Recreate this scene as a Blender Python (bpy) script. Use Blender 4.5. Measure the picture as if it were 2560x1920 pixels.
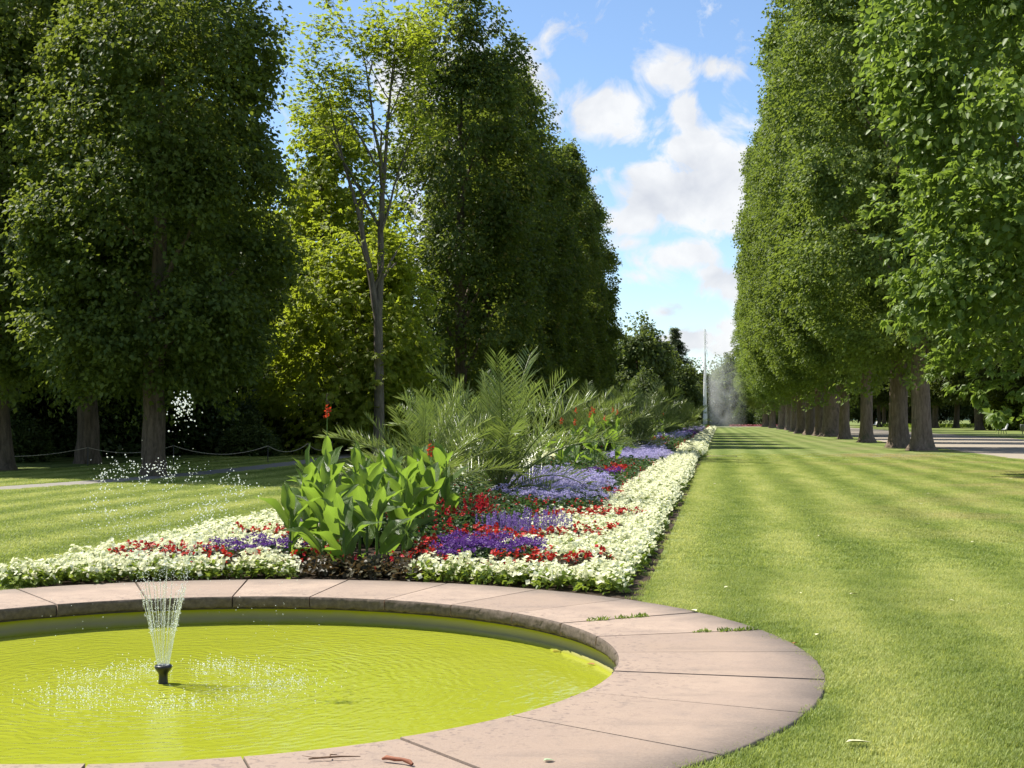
import bpy, math, random
import numpy as np
for o in list(bpy.data.objects): bpy.data.objects.remove(o)
S = bpy.context.scene
COL = S.collection
PI = math.pi

# ------------------------------------------------------------------ camera
cam = bpy.data.cameras.new('camera')
cam.sensor_width = 36.0
cam.lens = 47.69
cam.clip_start = 0.1
cam.clip_end = 6000
co = bpy.data.objects.new('camera', cam)
co.location = (3.517, -8.561, 1.568)
co.rotation_euler = (math.radians(90 + 1.476), 0, math.radians(8.715))
COL.objects.link(co)
S.camera = co

# ------------------------------------------------------------------ sky and sun
SUN_EL, SUN_AZ = math.radians(55), math.radians(-72)      # azimuth clockwise from +Y (ahead, to the left)
TO_SUN = (math.sin(SUN_AZ)*math.cos(SUN_EL), math.cos(SUN_AZ)*math.cos(SUN_EL), math.sin(SUN_EL))
SKY_STRENGTH = 0.105
W = bpy.data.worlds.new('World'); S.world = W
W.use_nodes = True
nt = W.node_tree; nt.nodes.clear()
def N(t, tp, **kw):
    n = t.nodes.new(tp)
    for k, v in kw.items(): setattr(n, k, v)
    return n
def setin(t, sock, v):
    if isinstance(v, bpy.types.NodeSocket): t.links.new(v, sock)
    else: sock.default_value = v
def M2(t, op, a, b=None, c=None, clamp=False):
    n = N(t, 'ShaderNodeMath', operation=op, use_clamp=clamp)
    setin(t, n.inputs[0], a)
    if b is not None: setin(t, n.inputs[1], b)
    if c is not None: setin(t, n.inputs[2], c)
    return n.outputs[0]
def VM(t, op, a, b=None):
    n = N(t, 'ShaderNodeVectorMath', operation=op)
    setin(t, n.inputs[0], a)
    if b is not None: setin(t, n.inputs[1], b)
    return n.outputs[0]
def noise(t, vec, scale, detail=4, rough=.55, dist=0):
    n = N(t, 'ShaderNodeTexNoise')
    if vec is not None: t.links.new(vec, n.inputs['Vector'])
    n.inputs['Scale'].default_value = scale; n.inputs['Detail'].default_value = detail
    n.inputs['Roughness'].default_value = rough; n.inputs['Distortion'].default_value = dist
    return n
def ramp(t, fac, stops):
    n = N(t, 'ShaderNodeValToRGB'); t.links.new(fac, n.inputs[0])
    e = n.color_ramp.elements
    while len(e) < len(stops): e.new(.5)
    for i, (p, c) in enumerate(stops):
        e[i].position = p; e[i].color = c if len(c) == 4 else (*c, 1)
    return n.outputs[0]
def mixc(t, fac, a, b, mode='MIX'):
    n = N(t, 'ShaderNodeMix', data_type='RGBA', blend_type=mode)
    n.clamp_factor = True
    setin(t, n.inputs[0], fac)
    for s, v in ((n.inputs[6], a), (n.inputs[7], b)):
        if isinstance(v, tuple) and len(v) == 3: v = (*v, 1)
        setin(t, s, v)
    return n.outputs[2]
def mapr(t, v, a, b, c=0, d=1):
    n = N(t, 'ShaderNodeMapRange'); n.clamp = True
    setin(t, n.inputs[0], v)
    n.inputs[1].default_value = a; n.inputs[2].default_value = b
    n.inputs[3].default_value = c; n.inputs[4].default_value = d
    return n.outputs[0]

sky = N(nt, 'ShaderNodeTexSky', sky_type='NISHITA')
sky.sun_disc = False
sky.sun_elevation = SUN_EL
sky.sun_rotation = SUN_AZ
sky.altitude = 100; sky.air_density = 0.9; sky.dust_density = 0.15; sky.ozone_density = 3.2
tc = N(nt, 'ShaderNodeTexCoord')
sep = N(nt, 'ShaderNodeSeparateXYZ'); nt.links.new(tc.outputs['Generated'], sep.inputs[0])
dx, dy, dz = sep.outputs
# a cloud deck: directions projected on a plane above, so that clouds shrink and flatten towards the horizon
zc = M2(nt, 'MAXIMUM', dz, 0.0)
cmb = N(nt, 'ShaderNodeCombineXYZ')
den = M2(nt, 'ADD', zc, 0.16)
nt.links.new(M2(nt, 'DIVIDE', dx, den), cmb.inputs[0])
nt.links.new(M2(nt, 'DIVIDE', dy, den), cmb.inputs[1])
big = noise(nt, cmb.outputs[0], 1.05, 7, .60, .35)
wisp = noise(nt, tc.outputs['Generated'], 26, 8, .62, .6)
wm = noise(nt, tc.outputs['Generated'], 9, 5, .6, .3)
# cloud banks over the avenue: azimuth (deg, + right of the avenue), elevation (deg), half sizes, weight
CB = 1.02
BANKS = [(-2.2,14.2,1.6,.75,1.0),(-1.6,12.6,.9,1.0,1.0),(-4.6,12.9,1.7,1.0,1.0),(-3.6,12.2,1.6,.7,.8),(-.1,14.4,1.0,.5,.9),
         (-1.0,11.2,1.7,1.3,1.05),(-1.2,9.1,2.6,1.35,1.25),(.9,8.9,1.6,1.2,1.2),(-3.0,8.2,1.6,.9,1.0),(-2.0,6.7,1.9,.75,1.15),(.8,7.7,.8,.5,.8),
         (.5,5.45,.9,.65,1.2),(-3.9,5.9,.8,.4,.7),(.6,3.85,1.0,.3,1.1),(-1.8,3.3,1.7,.55,1.2),(.5,3.0,1.4,.4,1.0),(.4,12.0,1.1,.45,.75),(-2.6,10.4,1.4,.7,.8),(.6,10.3,1.3,.8,.9),(-3.4,7.2,1.3,.5,.8),(-2.9,4.4,1.2,.35,.7),(-.4,6.0,1.0,.35,.6),
         (-13.2,16.0,.9,.6,.85),(-12.6,14.2,2.4,1.4,1.15),(-11.0,11.0,2.6,2.4,1.25),(-11.0,7.2,2.4,2.0,1.1),(-8.0,14.0,1.4,1.4,1.0)]
az = M2(nt, 'MULTIPLY', M2(nt, 'ARCTAN2', dx, dy), 57.2958)
el = M2(nt, 'MULTIPLY', M2(nt, 'ARCSINE', dz), 57.2958)
wsep = N(nt, 'ShaderNodeSeparateXYZ'); nt.links.new(wm.outputs['Color'], wsep.inputs[0])
az2 = M2(nt, 'ADD', az, M2(nt, 'MULTIPLY', M2(nt, 'SUBTRACT', wsep.outputs[0], .5), 3.0))
el2 = M2(nt, 'ADD', el, M2(nt, 'MULTIPLY', M2(nt, 'SUBTRACT', wsep.outputs[1], .5), 1.6))
acc = None
for (a, e, sa, se, w) in BANKS:
    u = M2(nt, 'DIVIDE', M2(nt, 'SUBTRACT', az2, a), sa*CB)
    v = M2(nt, 'DIVIDE', M2(nt, 'SUBTRACT', el2, e), se*CB)
    q = M2(nt, 'ADD', M2(nt, 'MULTIPLY', u, u), M2(nt, 'MULTIPLY', v, v))
    g = M2(nt, 'MULTIPLY', M2(nt, 'EXPONENT', M2(nt, 'MULTIPLY', q, -1.0)), w)
    acc = g if acc is None else M2(nt, 'MAXIMUM', acc, g)
nearbank = mapr(nt, M2(nt, 'ADD', M2(nt, 'ABSOLUTE', M2(nt, 'ADD', az, 5)), M2(nt, 'MULTIPLY', el, .5)), 20, 34)
gen = M2(nt, 'MULTIPLY', mapr(nt, big.outputs[0], .46, .70), nearbank)
cov = M2(nt, 'MAXIMUM', acc, gen)
cov = M2(nt, 'ADD', cov, M2(nt, 'MULTIPLY', M2(nt, 'SUBTRACT', wisp.outputs[0], .5), 2.5))
cmask = mapr(nt, cov, .17, .68)
cmask = M2(nt, 'MULTIPLY', cmask, mapr(nt, dz, 0.0, .03))
cmask = M2(nt, 'MULTIPLY', cmask, .95)
cshade = noise(nt, tc.outputs['Generated'], 16, 6, .55, .3)
ccol = ramp(nt, cshade.outputs[0], [(.30, (3.6, 3.75, 4.1)), (.58, (5.2, 5.25, 5.3))])
skyc = mixc(nt, cmask, sky.outputs[0], ccol)
bg = N(nt, 'ShaderNodeBackground'); bg.inputs['Strength'].default_value = SKY_STRENGTH
nt.links.new(skyc, bg.inputs[0])
wo = N(nt, 'ShaderNodeOutputWorld'); nt.links.new(bg.outputs[0], wo.inputs[0])

sun = bpy.data.lights.new('sun', 'SUN')
sun.energy = 4.9; sun.angle = math.radians(0.5); sun.color = (1.0, .95, .86)
so = bpy.data.objects.new('sun', sun)
from mathutils import Vector
so.rotation_euler = Vector(TO_SUN).to_track_quat('Z', 'Y').to_euler()
so.location = (-60, 60, 90)
COL.objects.link(so)

S.render.engine = 'CYCLES'
S.view_settings.view_transform = 'Standard'
S.view_settings.look = 'None'
S.view_settings.exposure = 0.85
S.view_settings.gamma = 1.0
S.view_settings.use_curve_mapping = False
S.cycles.max_bounces = 6; S.cycles.transparent_max_bounces = 12
S.cycles.volume_bounces = 2; S.cycles.diffuse_bounces = 3; S.cycles.glossy_bounces = 2; S.cycles.transmission_bounces = 4

# ------------------------------------------------------------------ helpers
def mesh_np(name, parts, mats=None, smooth=False):
    """parts: list of (V (n,3), F (m,k), mat index)"""
    V = []; L = []; LS = []; MI = []; off = 0
    for V0, F0, mi in parts:
        V0 = np.asarray(V0, np.float32).reshape(-1, 3); F0 = np.asarray(F0, np.int64)
        if len(F0) == 0: continue
        V.append(V0); L.append((F0 + off).ravel()); LS.append(np.full(len(F0), F0.shape[1])); MI.append(np.full(len(F0), mi))
        off += len(V0)
    V = np.concatenate(V); L = np.concatenate(L); LS = np.concatenate(LS); MI = np.concatenate(MI)
    me = bpy.data.meshes.new(name)
    me.vertices.add(len(V)); me.vertices.foreach_set('co', V.ravel())
    me.loops.add(len(L)); me.loops.foreach_set('vertex_index', L.astype(np.int32))
    me.polygons.add(len(LS))
    st = np.concatenate([[0], np.cumsum(LS)[:-1]]).astype(np.int32)
    me.polygons.foreach_set('loop_start', st)
    me.polygons.foreach_set('material_index', MI.astype(np.int32))
    if smooth: me.polygons.foreach_set('use_smooth', np.ones(len(LS), bool))
    me.update(calc_edges=True)
    for m in (mats or []): me.materials.append(m)
    return me
def link(name, me, parent=None, loc=None, rot=None, scale=None):
    o = bpy.data.objects.new(name, me); COL.objects.link(o)
    if parent is not None: o.parent = parent
    if loc is not None: o.location = loc
    if rot is not None: o.rotation_euler = rot
    if scale is not None: o.scale = scale if hasattr(scale, '__len__') else (scale,)*3
    return o
def tag(o, label=None, cat=None, group=None, kind=None):
    if label: o['label'] = label
    if cat: o['category'] = cat
    if group: o['group'] = group
    if kind: o['kind'] = kind
    return o
def unit(v): return v/np.maximum(np.linalg.norm(v, axis=-1, keepdims=True), 1e-9)
def leaves(P, D, Nn, L, Wd, shape='rhomb', fold=.18, droop=.12):
    n = len(P); D = unit(D); Sd = unit(np.cross(D, Nn)); Nn = np.cross(Sd, D)
    L = np.broadcast_to(L, n)[:, None]; Wd = np.broadcast_to(Wd, n)[:, None]
    dn = np.array([0, 0, -1.0])
    if shape == 'rhomb':
        v = np.stack([P, P + D*L*.45 + Sd*Wd*.5 + Nn*Wd*fold, P + D*L + dn*L*droop, P + D*L*.45 - Sd*Wd*.5 + Nn*Wd*fold], 1)
        b = np.arange(n)[:, None]*4
        F = np.concatenate([b + [0, 1, 2], b + [0, 2, 3]])
    else:
        v = np.stack([P, P + D*L*.2 + Sd*Wd*.42 + Nn*Wd*fold, P + D*L*.6 + Sd*Wd*.40 + Nn*Wd*fold*.8 + dn*L*droop*.4,
                      P + D*L + dn*L*droop, P + D*L*.6 - Sd*Wd*.40 + Nn*Wd*fold*.8 + dn*L*droop*.4, P + D*L*.2 - Sd*Wd*.42 + Nn*Wd*fold], 1)
        b = np.arange(n)[:, None]*6
        F = np.concatenate([b + [0, 1, 2, 3], b + [0, 3, 4, 5]])
    return v.reshape(-1, 3), F
def tube(path, rad, sides=8, jit=0, rng=None, cap=True):
    path = np.asarray(path, float); n = len(path); rad = np.broadcast_to(rad, n)
    T = np.gradient(path, axis=0); T = unit(T)
    ref = np.array([0, 0, 1.0]) if abs(T[0, 2]) < .9 else np.array([1.0, 0, 0])
    V = []
    a = np.arange(sides)/sides*2*PI
    for i in range(n):
        u = unit(np.cross(T[i], ref)); w = np.cross(u, T[i])
        r = rad[i]*(1 + (rng.normal(0, jit, sides) if jit else 0))
        V.append(path[i] + (np.cos(a)*r)[:, None]*u + (np.sin(a)*r)[:, None]*w)
    V = np.concatenate(V)
    i0 = np.arange(n-1)[:, None]*sides; j = np.arange(sides); j2 = (j+1) % sides
    F = np.stack([i0 + j, i0 + j2, i0 + sides + j2, i0 + sides + j], -1).reshape(-1, 4)
    return V, F
def box(c, s, rz=0, tilt=0):
    x, y, z = [q/2 for q in s]
    v = np.array([[-x,-y,-z],[x,-y,-z],[x,y,-z],[-x,y,-z],[-x,-y,z],[x,-y,z],[x,y,z],[-x,y,z]])
    if tilt:
        ct, st = math.cos(tilt), math.sin(tilt); v = v @ np.array([[ct,0,-st],[0,1,0],[st,0,ct]])
    if rz:
        ct, st = math.cos(rz), math.sin(rz); v = v @ np.array([[ct,st,0],[-st,ct,0],[0,0,1]])
    return v + np.array(c), np.array([[0,3,2,1],[4,5,6,7],[0,1,5,4],[1,2,6,5],[2,3,7,6],[3,0,4,7]])
def lathe(prof, seg=24):
    prof = np.array(prof, float); a = np.arange(seg)/seg*2*PI
    V = np.concatenate([np.stack([r*np.cos(a), r*np.sin(a), np.full(seg, z)], 1) for r, z in prof])
    n = len(prof); i0 = np.arange(n-1)[:, None]*seg; j = np.arange(seg); j2 = (j+1) % seg
    return V, np.stack([i0+j, i0+j2, i0+seg+j2, i0+seg+j], -1).reshape(-1, 4)
t_ = (1+5**.5)/2
ICO_V = unit(np.array([[-1,t_,0],[1,t_,0],[-1,-t_,0],[1,-t_,0],[0,-1,t_],[0,1,t_],[0,-1,-t_],[0,1,-t_],[t_,0,-1],[t_,0,1],[-t_,0,-1],[-t_,0,1]], float))
ICO_F = np.array([[0,11,5],[0,5,1],[0,1,7],[0,7,10],[0,10,11],[1,5,9],[5,11,4],[11,10,2],[10,7,6],[7,1,8],[3,9,4],[3,4,2],[3,2,6],[3,6,8],[3,8,9],[4,9,5],[2,4,11],[6,2,10],[8,6,7],[9,8,1]])
def spheres(P, R):
    P = np.asarray(P); R = np.asarray(R)
    V = (P[:, None] + ICO_V[None]*R[:, None, None]).reshape(-1, 3)
    return V, (np.arange(len(P))[:, None, None]*12 + ICO_F[None]).reshape(-1, 3)

# ------------------------------------------------------------------ materials
def newmat(name):
    m = bpy.data.materials.new(name); m.use_nodes = True
    t = m.node_tree; t.nodes.clear()
    return m, t, N(t, 'ShaderNodeOutputMaterial')
def principled(t, col, rough=.6, spec=.5, bump=None, bstr=.2, bdist=.02, **kw):
    p = N(t, 'ShaderNodeBsdfPrincipled')
    if isinstance(col, tuple): col = (*col, 1) if len(col) == 3 else col
    setin(t, p.inputs['Base Color'], col)
    setin(t, p.inputs['Roughness'], rough)
    p.inputs['Specular IOR Level'].default_value = spec
    for k, v in kw.items(): setin(t, p.inputs[k], v)
    if bump is not None:
        b = N(t, 'ShaderNodeBump'); b.inputs['Strength'].default_value = bstr; b.inputs['Distance'].default_value = bdist
        t.links.new(bump, b.inputs['Height']); t.links.new(b.outputs[0], p.inputs['Normal'])
    return p
def leafmat(name, c1, c2, trans, tw=.42, rough=.45, c3=None, spec=.35, nscale=.25):
    """leaf: glossy-ish reflecting face plus light let through; colour differs leaf by leaf and branch by branch"""
    m, t, out = newmat(name)
    g = N(t, 'ShaderNodeNewGeometry')
    oi = N(t, 'ShaderNodeObjectInfo')
    n = noise(t, g.outputs['Position'], nscale, 3, .5)
    f = M2(t, 'ADD', M2(t, 'MULTIPLY', g.outputs['Random Per Island'], .55), M2(t, 'MULTIPLY', n.outputs[0], .45))
    f = M2(t, 'ADD', f, M2(t, 'MULTIPLY', M2(t, 'SUBTRACT', oi.outputs['Random'], .5), .38))
    col = ramp(t, f, [(.25, c1), (.75, c2)])
    if c3:
        col = mixc(t, mapr(t, g.outputs['Random Per Island'], .93, .97), col, c3)
    p = principled(t, col, rough, spec)
    tr = N(t, 'ShaderNodeBsdfTranslucent')
    t.links.new(mixc(t, .65, col, (*trans, 1)), tr.inputs[0])
    mx = N(t, 'ShaderNodeMixShader'); mx.inputs[0].default_value = tw
    t.links.new(p.outputs[0], mx.inputs[1]); t.links.new(tr.outputs[0], mx.inputs[2])
    t.links.new(mx.outputs[0], out.inputs[0])
    return m
MAT = {}
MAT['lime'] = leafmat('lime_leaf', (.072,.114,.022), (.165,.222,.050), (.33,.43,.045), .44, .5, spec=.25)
MAT['lime_near'] = leafmat('broad_leaf', (.068,.120,.022), (.155,.220,.047), (.32,.45,.045), .44, .45, spec=.3)
MAT['left_row'] = leafmat('chestnut_leaf', (.052,.086,.018), (.118,.160,.036), (.28,.35,.035), .46, .5, c3=(.19,.16,.04), spec=.25)
MAT['dark_lime'] = leafmat('shaded_lime_leaf', (.048,.082,.017), (.112,.150,.032), (.28,.34,.03), .47, .55, spec=.25)  # lime leaf darkened in colour for the trees that stand in shade
MAT['yellow'] = leafmat('sunlit_chestnut_leaf', (.125,.175,.022), (.215,.262,.038), (.56,.66,.035), .52, .5, c3=(.30,.26,.05), spec=.25)  # yellower and lighter colour carries the sun shining through the leaves
MAT['wood'] = leafmat('woodland_leaf', (.036,.056,.013), (.085,.108,.025), (.17,.21,.025), .36, .55, spec=.25)
MAT['copper'] = leafmat('copper_beech_leaf', (.022,.022,.014), (.050,.044,.022), (.08,.05,.02), .3, .5)
MAT['shrub'] = leafmat('shrub_leaf', (.045,.075,.020), (.105,.140,.038), (.18,.25,.035), .36, .5)
MAT['conifer'] = leafmat('conifer_needle', (.085,.120,.060), (.150,.180,.085), (.20,.25,.08), .35, .6)
MAT['far_tree'] = leafmat('far_tree_leaf', (.055,.085,.022), (.118,.150,.042), (.22,.28,.035), .38, .5, spec=.25)
MAT['canna'] = leafmat('canna_leaf', (.066,.138,.022), (.122,.205,.036), (.33,.50,.04), .48, .34, spec=.55)
MAT['palm'] = leafmat('palm_leaflet', (.095,.145,.030), (.250,.285,.090), (.27,.37,.05), .32, .32, spec=.7)
MAT['begonia_leaf'] = leafmat('begonia_leaf', (.110,.170,.025), (.230,.300,.050), (.36,.46,.045), .40, .4, nscale=2)
MAT['bronze_leaf'] = leafmat('bronze_leaf', (.045,.035,.018), (.095,.085,.035), (.13,.08,.03), .35, .45, nscale=2)
MAT['helio_leaf'] = leafmat('heliotrope_leaf', (.030,.060,.018), (.065,.110,.035), (.10,.18,.03), .32, .5, nscale=2)
MAT['grey_leaf'] = leafmat('sage_leaf', (.085,.105,.060), (.16,.185,.115), (.18,.22,.10), .3, .55, nscale=2)
def vein(m):
    t = m.node_tree; p = [q for q in t.nodes if q.type == 'BSDF_PRINCIPLED'][0]
    tcn = N(t, 'ShaderNodeTexCoord'); s = N(t, 'ShaderNodeSeparateXYZ'); t.links.new(tcn.outputs['Object'], s.inputs[0])
    ay = M2(t, 'ABSOLUTE', s.outputs[1])
    q = M2(t, 'ADD', M2(t, 'MULTIPLY', M2(t, 'ADD', s.outputs[0], s.outputs[2]), .8), M2(t, 'MULTIPLY', ay, -1.5))
    w = M2(t, 'SINE', M2(t, 'MULTIPLY', q, 420.0))
    mid = mapr(t, ay, .004, .010, 1, 0)
    b = N(t, 'ShaderNodeBump'); b.inputs['Strength'].default_value = .7; b.inputs['Distance'].default_value = .004
    t.links.new(M2(t, 'ADD', w, M2(t, 'MULTIPLY', mid, -3)), b.inputs['Height']); t.links.new(b.outputs[0], p.inputs['Normal'])
    old = p.inputs['Base Color'].links[0].from_socket
    t.links.new(mixc(t, M2(t, 'ADD', M2(t, 'MULTIPLY', mapr(t, w, -.2, 1), .22), M2(t, 'MULTIPLY', mid, .6)), old, (.20,.27,.10)), p.inputs['Base Color'])
vein(MAT['canna'])
def petal(name, c1, c2, tr=.3):
    return leafmat(name, c1, c2, c2, tr, .55, spec=.25, nscale=3)
MAT['white_petal'] = petal('white_petal', (.78,.79,.50), (.90,.90,.66), .34)
MAT['red_petal'] = petal('red_petal', (.42,.016,.012), (.62,.045,.025))
MAT['crimson_petal'] = petal('crimson_petal', (.35,.008,.015), (.55,.016,.03))
MAT['purple_petal'] = petal('purple_petal', (.090,.030,.185), (.175,.065,.320))
MAT['lavender_petal'] = petal('lavender_petal', (.37,.33,.60), (.57,.52,.76))
MAT['salvia_petal'] = petal('salvia_petal', (.16,.09,.32), (.30,.19,.48))
MAT['orange_petal'] = petal('canna_petal', (.55,.045,.02), (.75,.09,.03))

def simple(name, col, rough=.6, spec=.4, nz=None, amt=.25, **kw):
    m, t, out = newmat(name)
    if nz:
        g = N(t, 'ShaderNodeNewGeometry'); n = noise(t, g.outputs['Position'], nz, 5, .6)
        c = mixc(t, n.outputs[0], tuple(q*(1-amt) for q in col), tuple(min(1, q*(1+amt)) for q in col))
        p = principled(t, c, rough, spec, n.outputs[0], .3, .01, **kw)
    else: p = principled(t, col, rough, spec, **kw)
    t.links.new(p.outputs[0], out.inputs[0]); return m
def bark(name, c1, c2, sc=7):
    m, t, out = newmat(name)
    tcn = N(t, 'ShaderNodeTexCoord')
    mp = N(t, 'ShaderNodeMapping'); mp.inputs['Scale'].default_value = (1, 1, .22); t.links.new(tcn.outputs['Object'], mp.inputs[0])
    a = noise(t, mp.outputs[0], sc, 6, .7, .4); b = noise(t, tcn.outputs['Object'], 1.3, 4, .6)
    c = ramp(t, a.outputs[0], [(.32, c1), (.68, c2)])
    c = mixc(t, mapr(t, b.outputs[0], .55, .75), c, (.075, .085, .045))
    p = principled(t, c, .85, .2, a.outputs[0], .9, .05)
    t.links.new(p.outputs[0], out.inputs[0]); return m
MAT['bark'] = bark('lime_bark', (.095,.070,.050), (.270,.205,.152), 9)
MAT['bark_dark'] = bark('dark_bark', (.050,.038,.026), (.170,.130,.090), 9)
MAT['bark_grey'] = bark('grey_bark', (.080,.070,.055), (.200,.175,.140), 9)
MAT['soil'] = simple('bed_soil', (.055,.040,.028), .95, .1, 9, .5)
MAT['gravel'] = simple('gravel', (.31,.265,.205), .95, .15, 40, .18)
MAT['path'] = simple('grey_path', (.25,.23,.20), .95, .15, 30, .2)
MAT['white_paint'] = simple('white_paint', (.74,.74,.70), .5, .4)
MAT['iron'] = simple('dark_iron', (.03,.03,.03), .5, .4)
MAT['zinc'] = simple('zinc', (.22,.22,.21), .5, .4, 8, .2)
MAT['rope'] = simple('rope', (.36,.32,.24), .9, .1)
MAT['post'] = simple('stone_post', (.40,.37,.32), .9, .2, 10, .2)
MAT['plastic'] = simple('black_plastic', (.012,.012,.013), .35, .5)
MAT['twig'] = simple('dry_twig', (.13,.075,.045), .8, .2, 40, .4)
MAT['dryleaf'] = simple('dry_leaf', (.62,.60,.36), .6, .3)
MAT['paleleaf'] = simple('pale_green_leaf', (.40,.52,.30), .6, .3)
MAT['brownleaf'] = simple('brown_leaf', (.30,.13,.045), .6, .3)

def grass_colour(t, blade):
    """colour of the turf at a place: mower stripes, dry patches, patchiness"""
    g = N(t, 'ShaderNodeNewGeometry'); P = g.outputs['Position']
    s = N(t, 'ShaderNodeSeparateXYZ'); t.links.new(P, s.inputs[0])
    flat = N(t, 'ShaderNodeCombineXYZ'); t.links.new(s.outputs[0], flat.inputs[0]); t.links.new(s.outputs[1], flat.inputs[1])
    Pf = flat.outputs[0]
    st = N(t, 'ShaderNodeCombineXYZ'); t.links.new(s.outputs[0], st.inputs[0]); t.links.new(M2(t, 'MULTIPLY', s.outputs[1], .18), st.inputs[1])
    n1 = noise(t, Pf, .45, 4, .6); n2 = noise(t, Pf, 2.6, 5, .65); n3 = noise(t, st.outputs[0], 1.6, 4, .6)
    wob = M2(t, 'MULTIPLY', M2(t, 'SUBTRACT', n1.outputs[0], .5), .9)
    curve = M2(t, 'MULTIPLY', M2(t, 'MULTIPLY', s.outputs[1], s.outputs[1]), .00002)
    x = M2(t, 'ADD', M2(t, 'ADD', s.outputs[0], wob), curve)
    stripe = M2(t, 'SINE', M2(t, 'MULTIPLY', x, 2*PI/1.35))
    f = M2(t, 'ADD', .5, M2(t, 'MULTIPLY', stripe, M2(t, 'ADD', .06, M2(t, 'MULTIPLY', n3.outputs[0], .30))))
    f = M2(t, 'ADD', f, M2(t, 'MULTIPLY', M2(t, 'SUBTRACT', n2.outputs[0], .5), .75))
    f = M2(t, 'ADD', f, M2(t, 'MULTIPLY', M2(t, 'SUBTRACT', n3.outputs[0], .5), .9))
    f = M2(t, 'ADD', f, M2(t, 'MULTIPLY', M2(t, 'SUBTRACT', n1.outputs[0], .5), .5))
    col = ramp(t, f, [(.10, (.122,.176,.034)), (.5, (.212,.262,.066)), (.9, (.305,.340,.115))])
    dry = M2(t, 'MULTIPLY', mapr(t, noise(t, Pf, .22, 4, .6).outputs[0], .50, .66), mapr(t, s.outputs[0], 4.5, 9.0))
    dry = M2(t, 'MULTIPLY', dry, .62)
    cp = VM(t, 'MULTIPLY', VM(t, 'SUBTRACT', Pf, (10.6, 51.5, 0)), (.26, .17, 0))
    cl = N(t, 'ShaderNodeVectorMath', operation='LENGTH'); t.links.new(cp, cl.inputs[0])
    dry = M2(t, 'MAXIMUM', dry, M2(t, 'MULTIPLY', mapr(t, M2(t, 'ADD', cl.outputs['Value'], M2(t, 'MULTIPLY', n2.outputs[0], .9)), 1.35, .75), .75))
    col = mixc(t, dry, col, (.330,.275,.150))
    if blade:
        r = g.outputs['Random Per Island']
        col = mixc(t, .8, col, ramp(t, r, [(0, (1.05,1.08,.95)), (.6, (1.6,1.5,1.55)), (.9, (1.95,1.75,1.9)), (1, (2.5,2.1,2.0))]), 'MULTIPLY')
    return col, Pf
m, t, out = newmat('lawn'); MAT['lawn'] = m
c, Pf = grass_colour(t, False)
fine = noise(t, Pf, 60, 4, .7)
mid = noise(t, Pf, 14, 4, .7)
mm = M2(t, 'ADD', M2(t, 'MULTIPLY', fine.outputs[0], .5), M2(t, 'MULTIPLY', mid.outputs[0], .5))
c = mixc(t, 1.0, c, ramp(t, mm, [(.3, (.36,.40,.32)), (.52, (.70,.72,.66)), (.75, (1.0,.98,.94))]), 'MULTIPLY')
p = principled(t, c, .9, .15, mm, .8, .03); t.links.new(p.outputs[0], out.inputs[0])
m, t, out = newmat('grass_blade'); MAT['blade'] = m
c, Pf = grass_colour(t, True)
p = principled(t, c, .5, .3)
tr = N(t, 'ShaderNodeBsdfTranslucent'); t.links.new(mixc(t, 1.0, c, (1.45,1.4,1.1), 'MULTIPLY'), tr.inputs[0])
mx = N(t, 'ShaderNodeMixShader'); mx.inputs[0].default_value = .42
t.links.new(p.outputs[0], mx.inputs[1]); t.links.new(tr.outputs[0], mx.inputs[2]); t.links.new(mx.outputs[0], out.inputs[0])

# pink sandstone
m, t, out = newmat('sandstone'); MAT['stone'] = m
tcn = N(t, 'ShaderNodeTexCoord'); oi = N(t, 'ShaderNodeObjectInfo'); g = N(t, 'ShaderNodeNewGeometry')
P = g.outputs['Position']
mp = N(t, 'ShaderNodeMapping'); mp.inputs['Scale'].default_value = (.45, 2.2, 1); t.links.new(tcn.outputs['Object'], mp.inputs[0])
n1 = noise(t, P, 2.2, 6, .65, .3); n2 = noise(t, P, 55, 4, .7); n3 = noise(t, mp.outputs[0], 1.6, 6, .65, .6)
base = mixc(t, oi.outputs['Random'], (.280,.206,.153), (.400,.300,.228))
base = mixc(t, mapr(t, n1.outputs[0], .35, .7), base, (.285,.212,.165))
base = mixc(t, M2(t, 'MULTIPLY', mapr(t, n3.outputs[0], .54, .76), .50), base, (.105,.088,.078))
vr = N(t, 'ShaderNodeVectorMath', operation='LENGTH'); t.links.new(P, vr.inputs[0])
edge = M2(t, 'MULTIPLY', mapr(t, M2(t, 'ADD', vr.outputs['Value'], M2(t, 'MULTIPLY', n1.outputs[0], .45)), 3.92, 4.36), .72)
base = mixc(t, edge, base, (.10,.088,.078))
spots = noise(t, P, 26, 3, .5)
wet = mapr(t, M2(t, 'SUBTRACT', vr.outputs['Value'], M2(t, 'MULTIPLY', spots.outputs[0], .7)), 2.72, 2.55)
spl = M2(t, 'MULTIPLY', mapr(t, spots.outputs[0], .575, .63), mapr(t, vr.outputs['Value'], 3.6, 3.0))
base = mixc(t, M2(t, 'MULTIPLY', spl, .75), base, (.17,.125,.105))
base = mixc(t, mapr(t, n2.outputs[0], .3, .8, 0, .35), base, (.40,.315,.245))
pit = noise(t, P, 150, 2, .5); base = mixc(t, M2(t, 'MULTIPLY', mapr(t, pit.outputs[0], .60, .70), .45), base, (.15,.115,.095))
blot = noise(t, P, 6.5, 5, .7, .4); base = mixc(t, M2(t, 'MULTIPLY', mapr(t, blot.outputs[0], .54, .68), .32), base, (.19,.155,.130))
p = principled(t, base, .82, .25, M2(t, 'ADD', n2.outputs[0], M2(t, 'MULTIPLY', n1.outputs[0], 2)), .25, .01)
t.links.new(p.outputs[0], out.inputs[0])
MAT['stone_edge'] = simple('rough_stone_edge', (.120,.095,.075), .95, .15, 26, .75)
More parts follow.
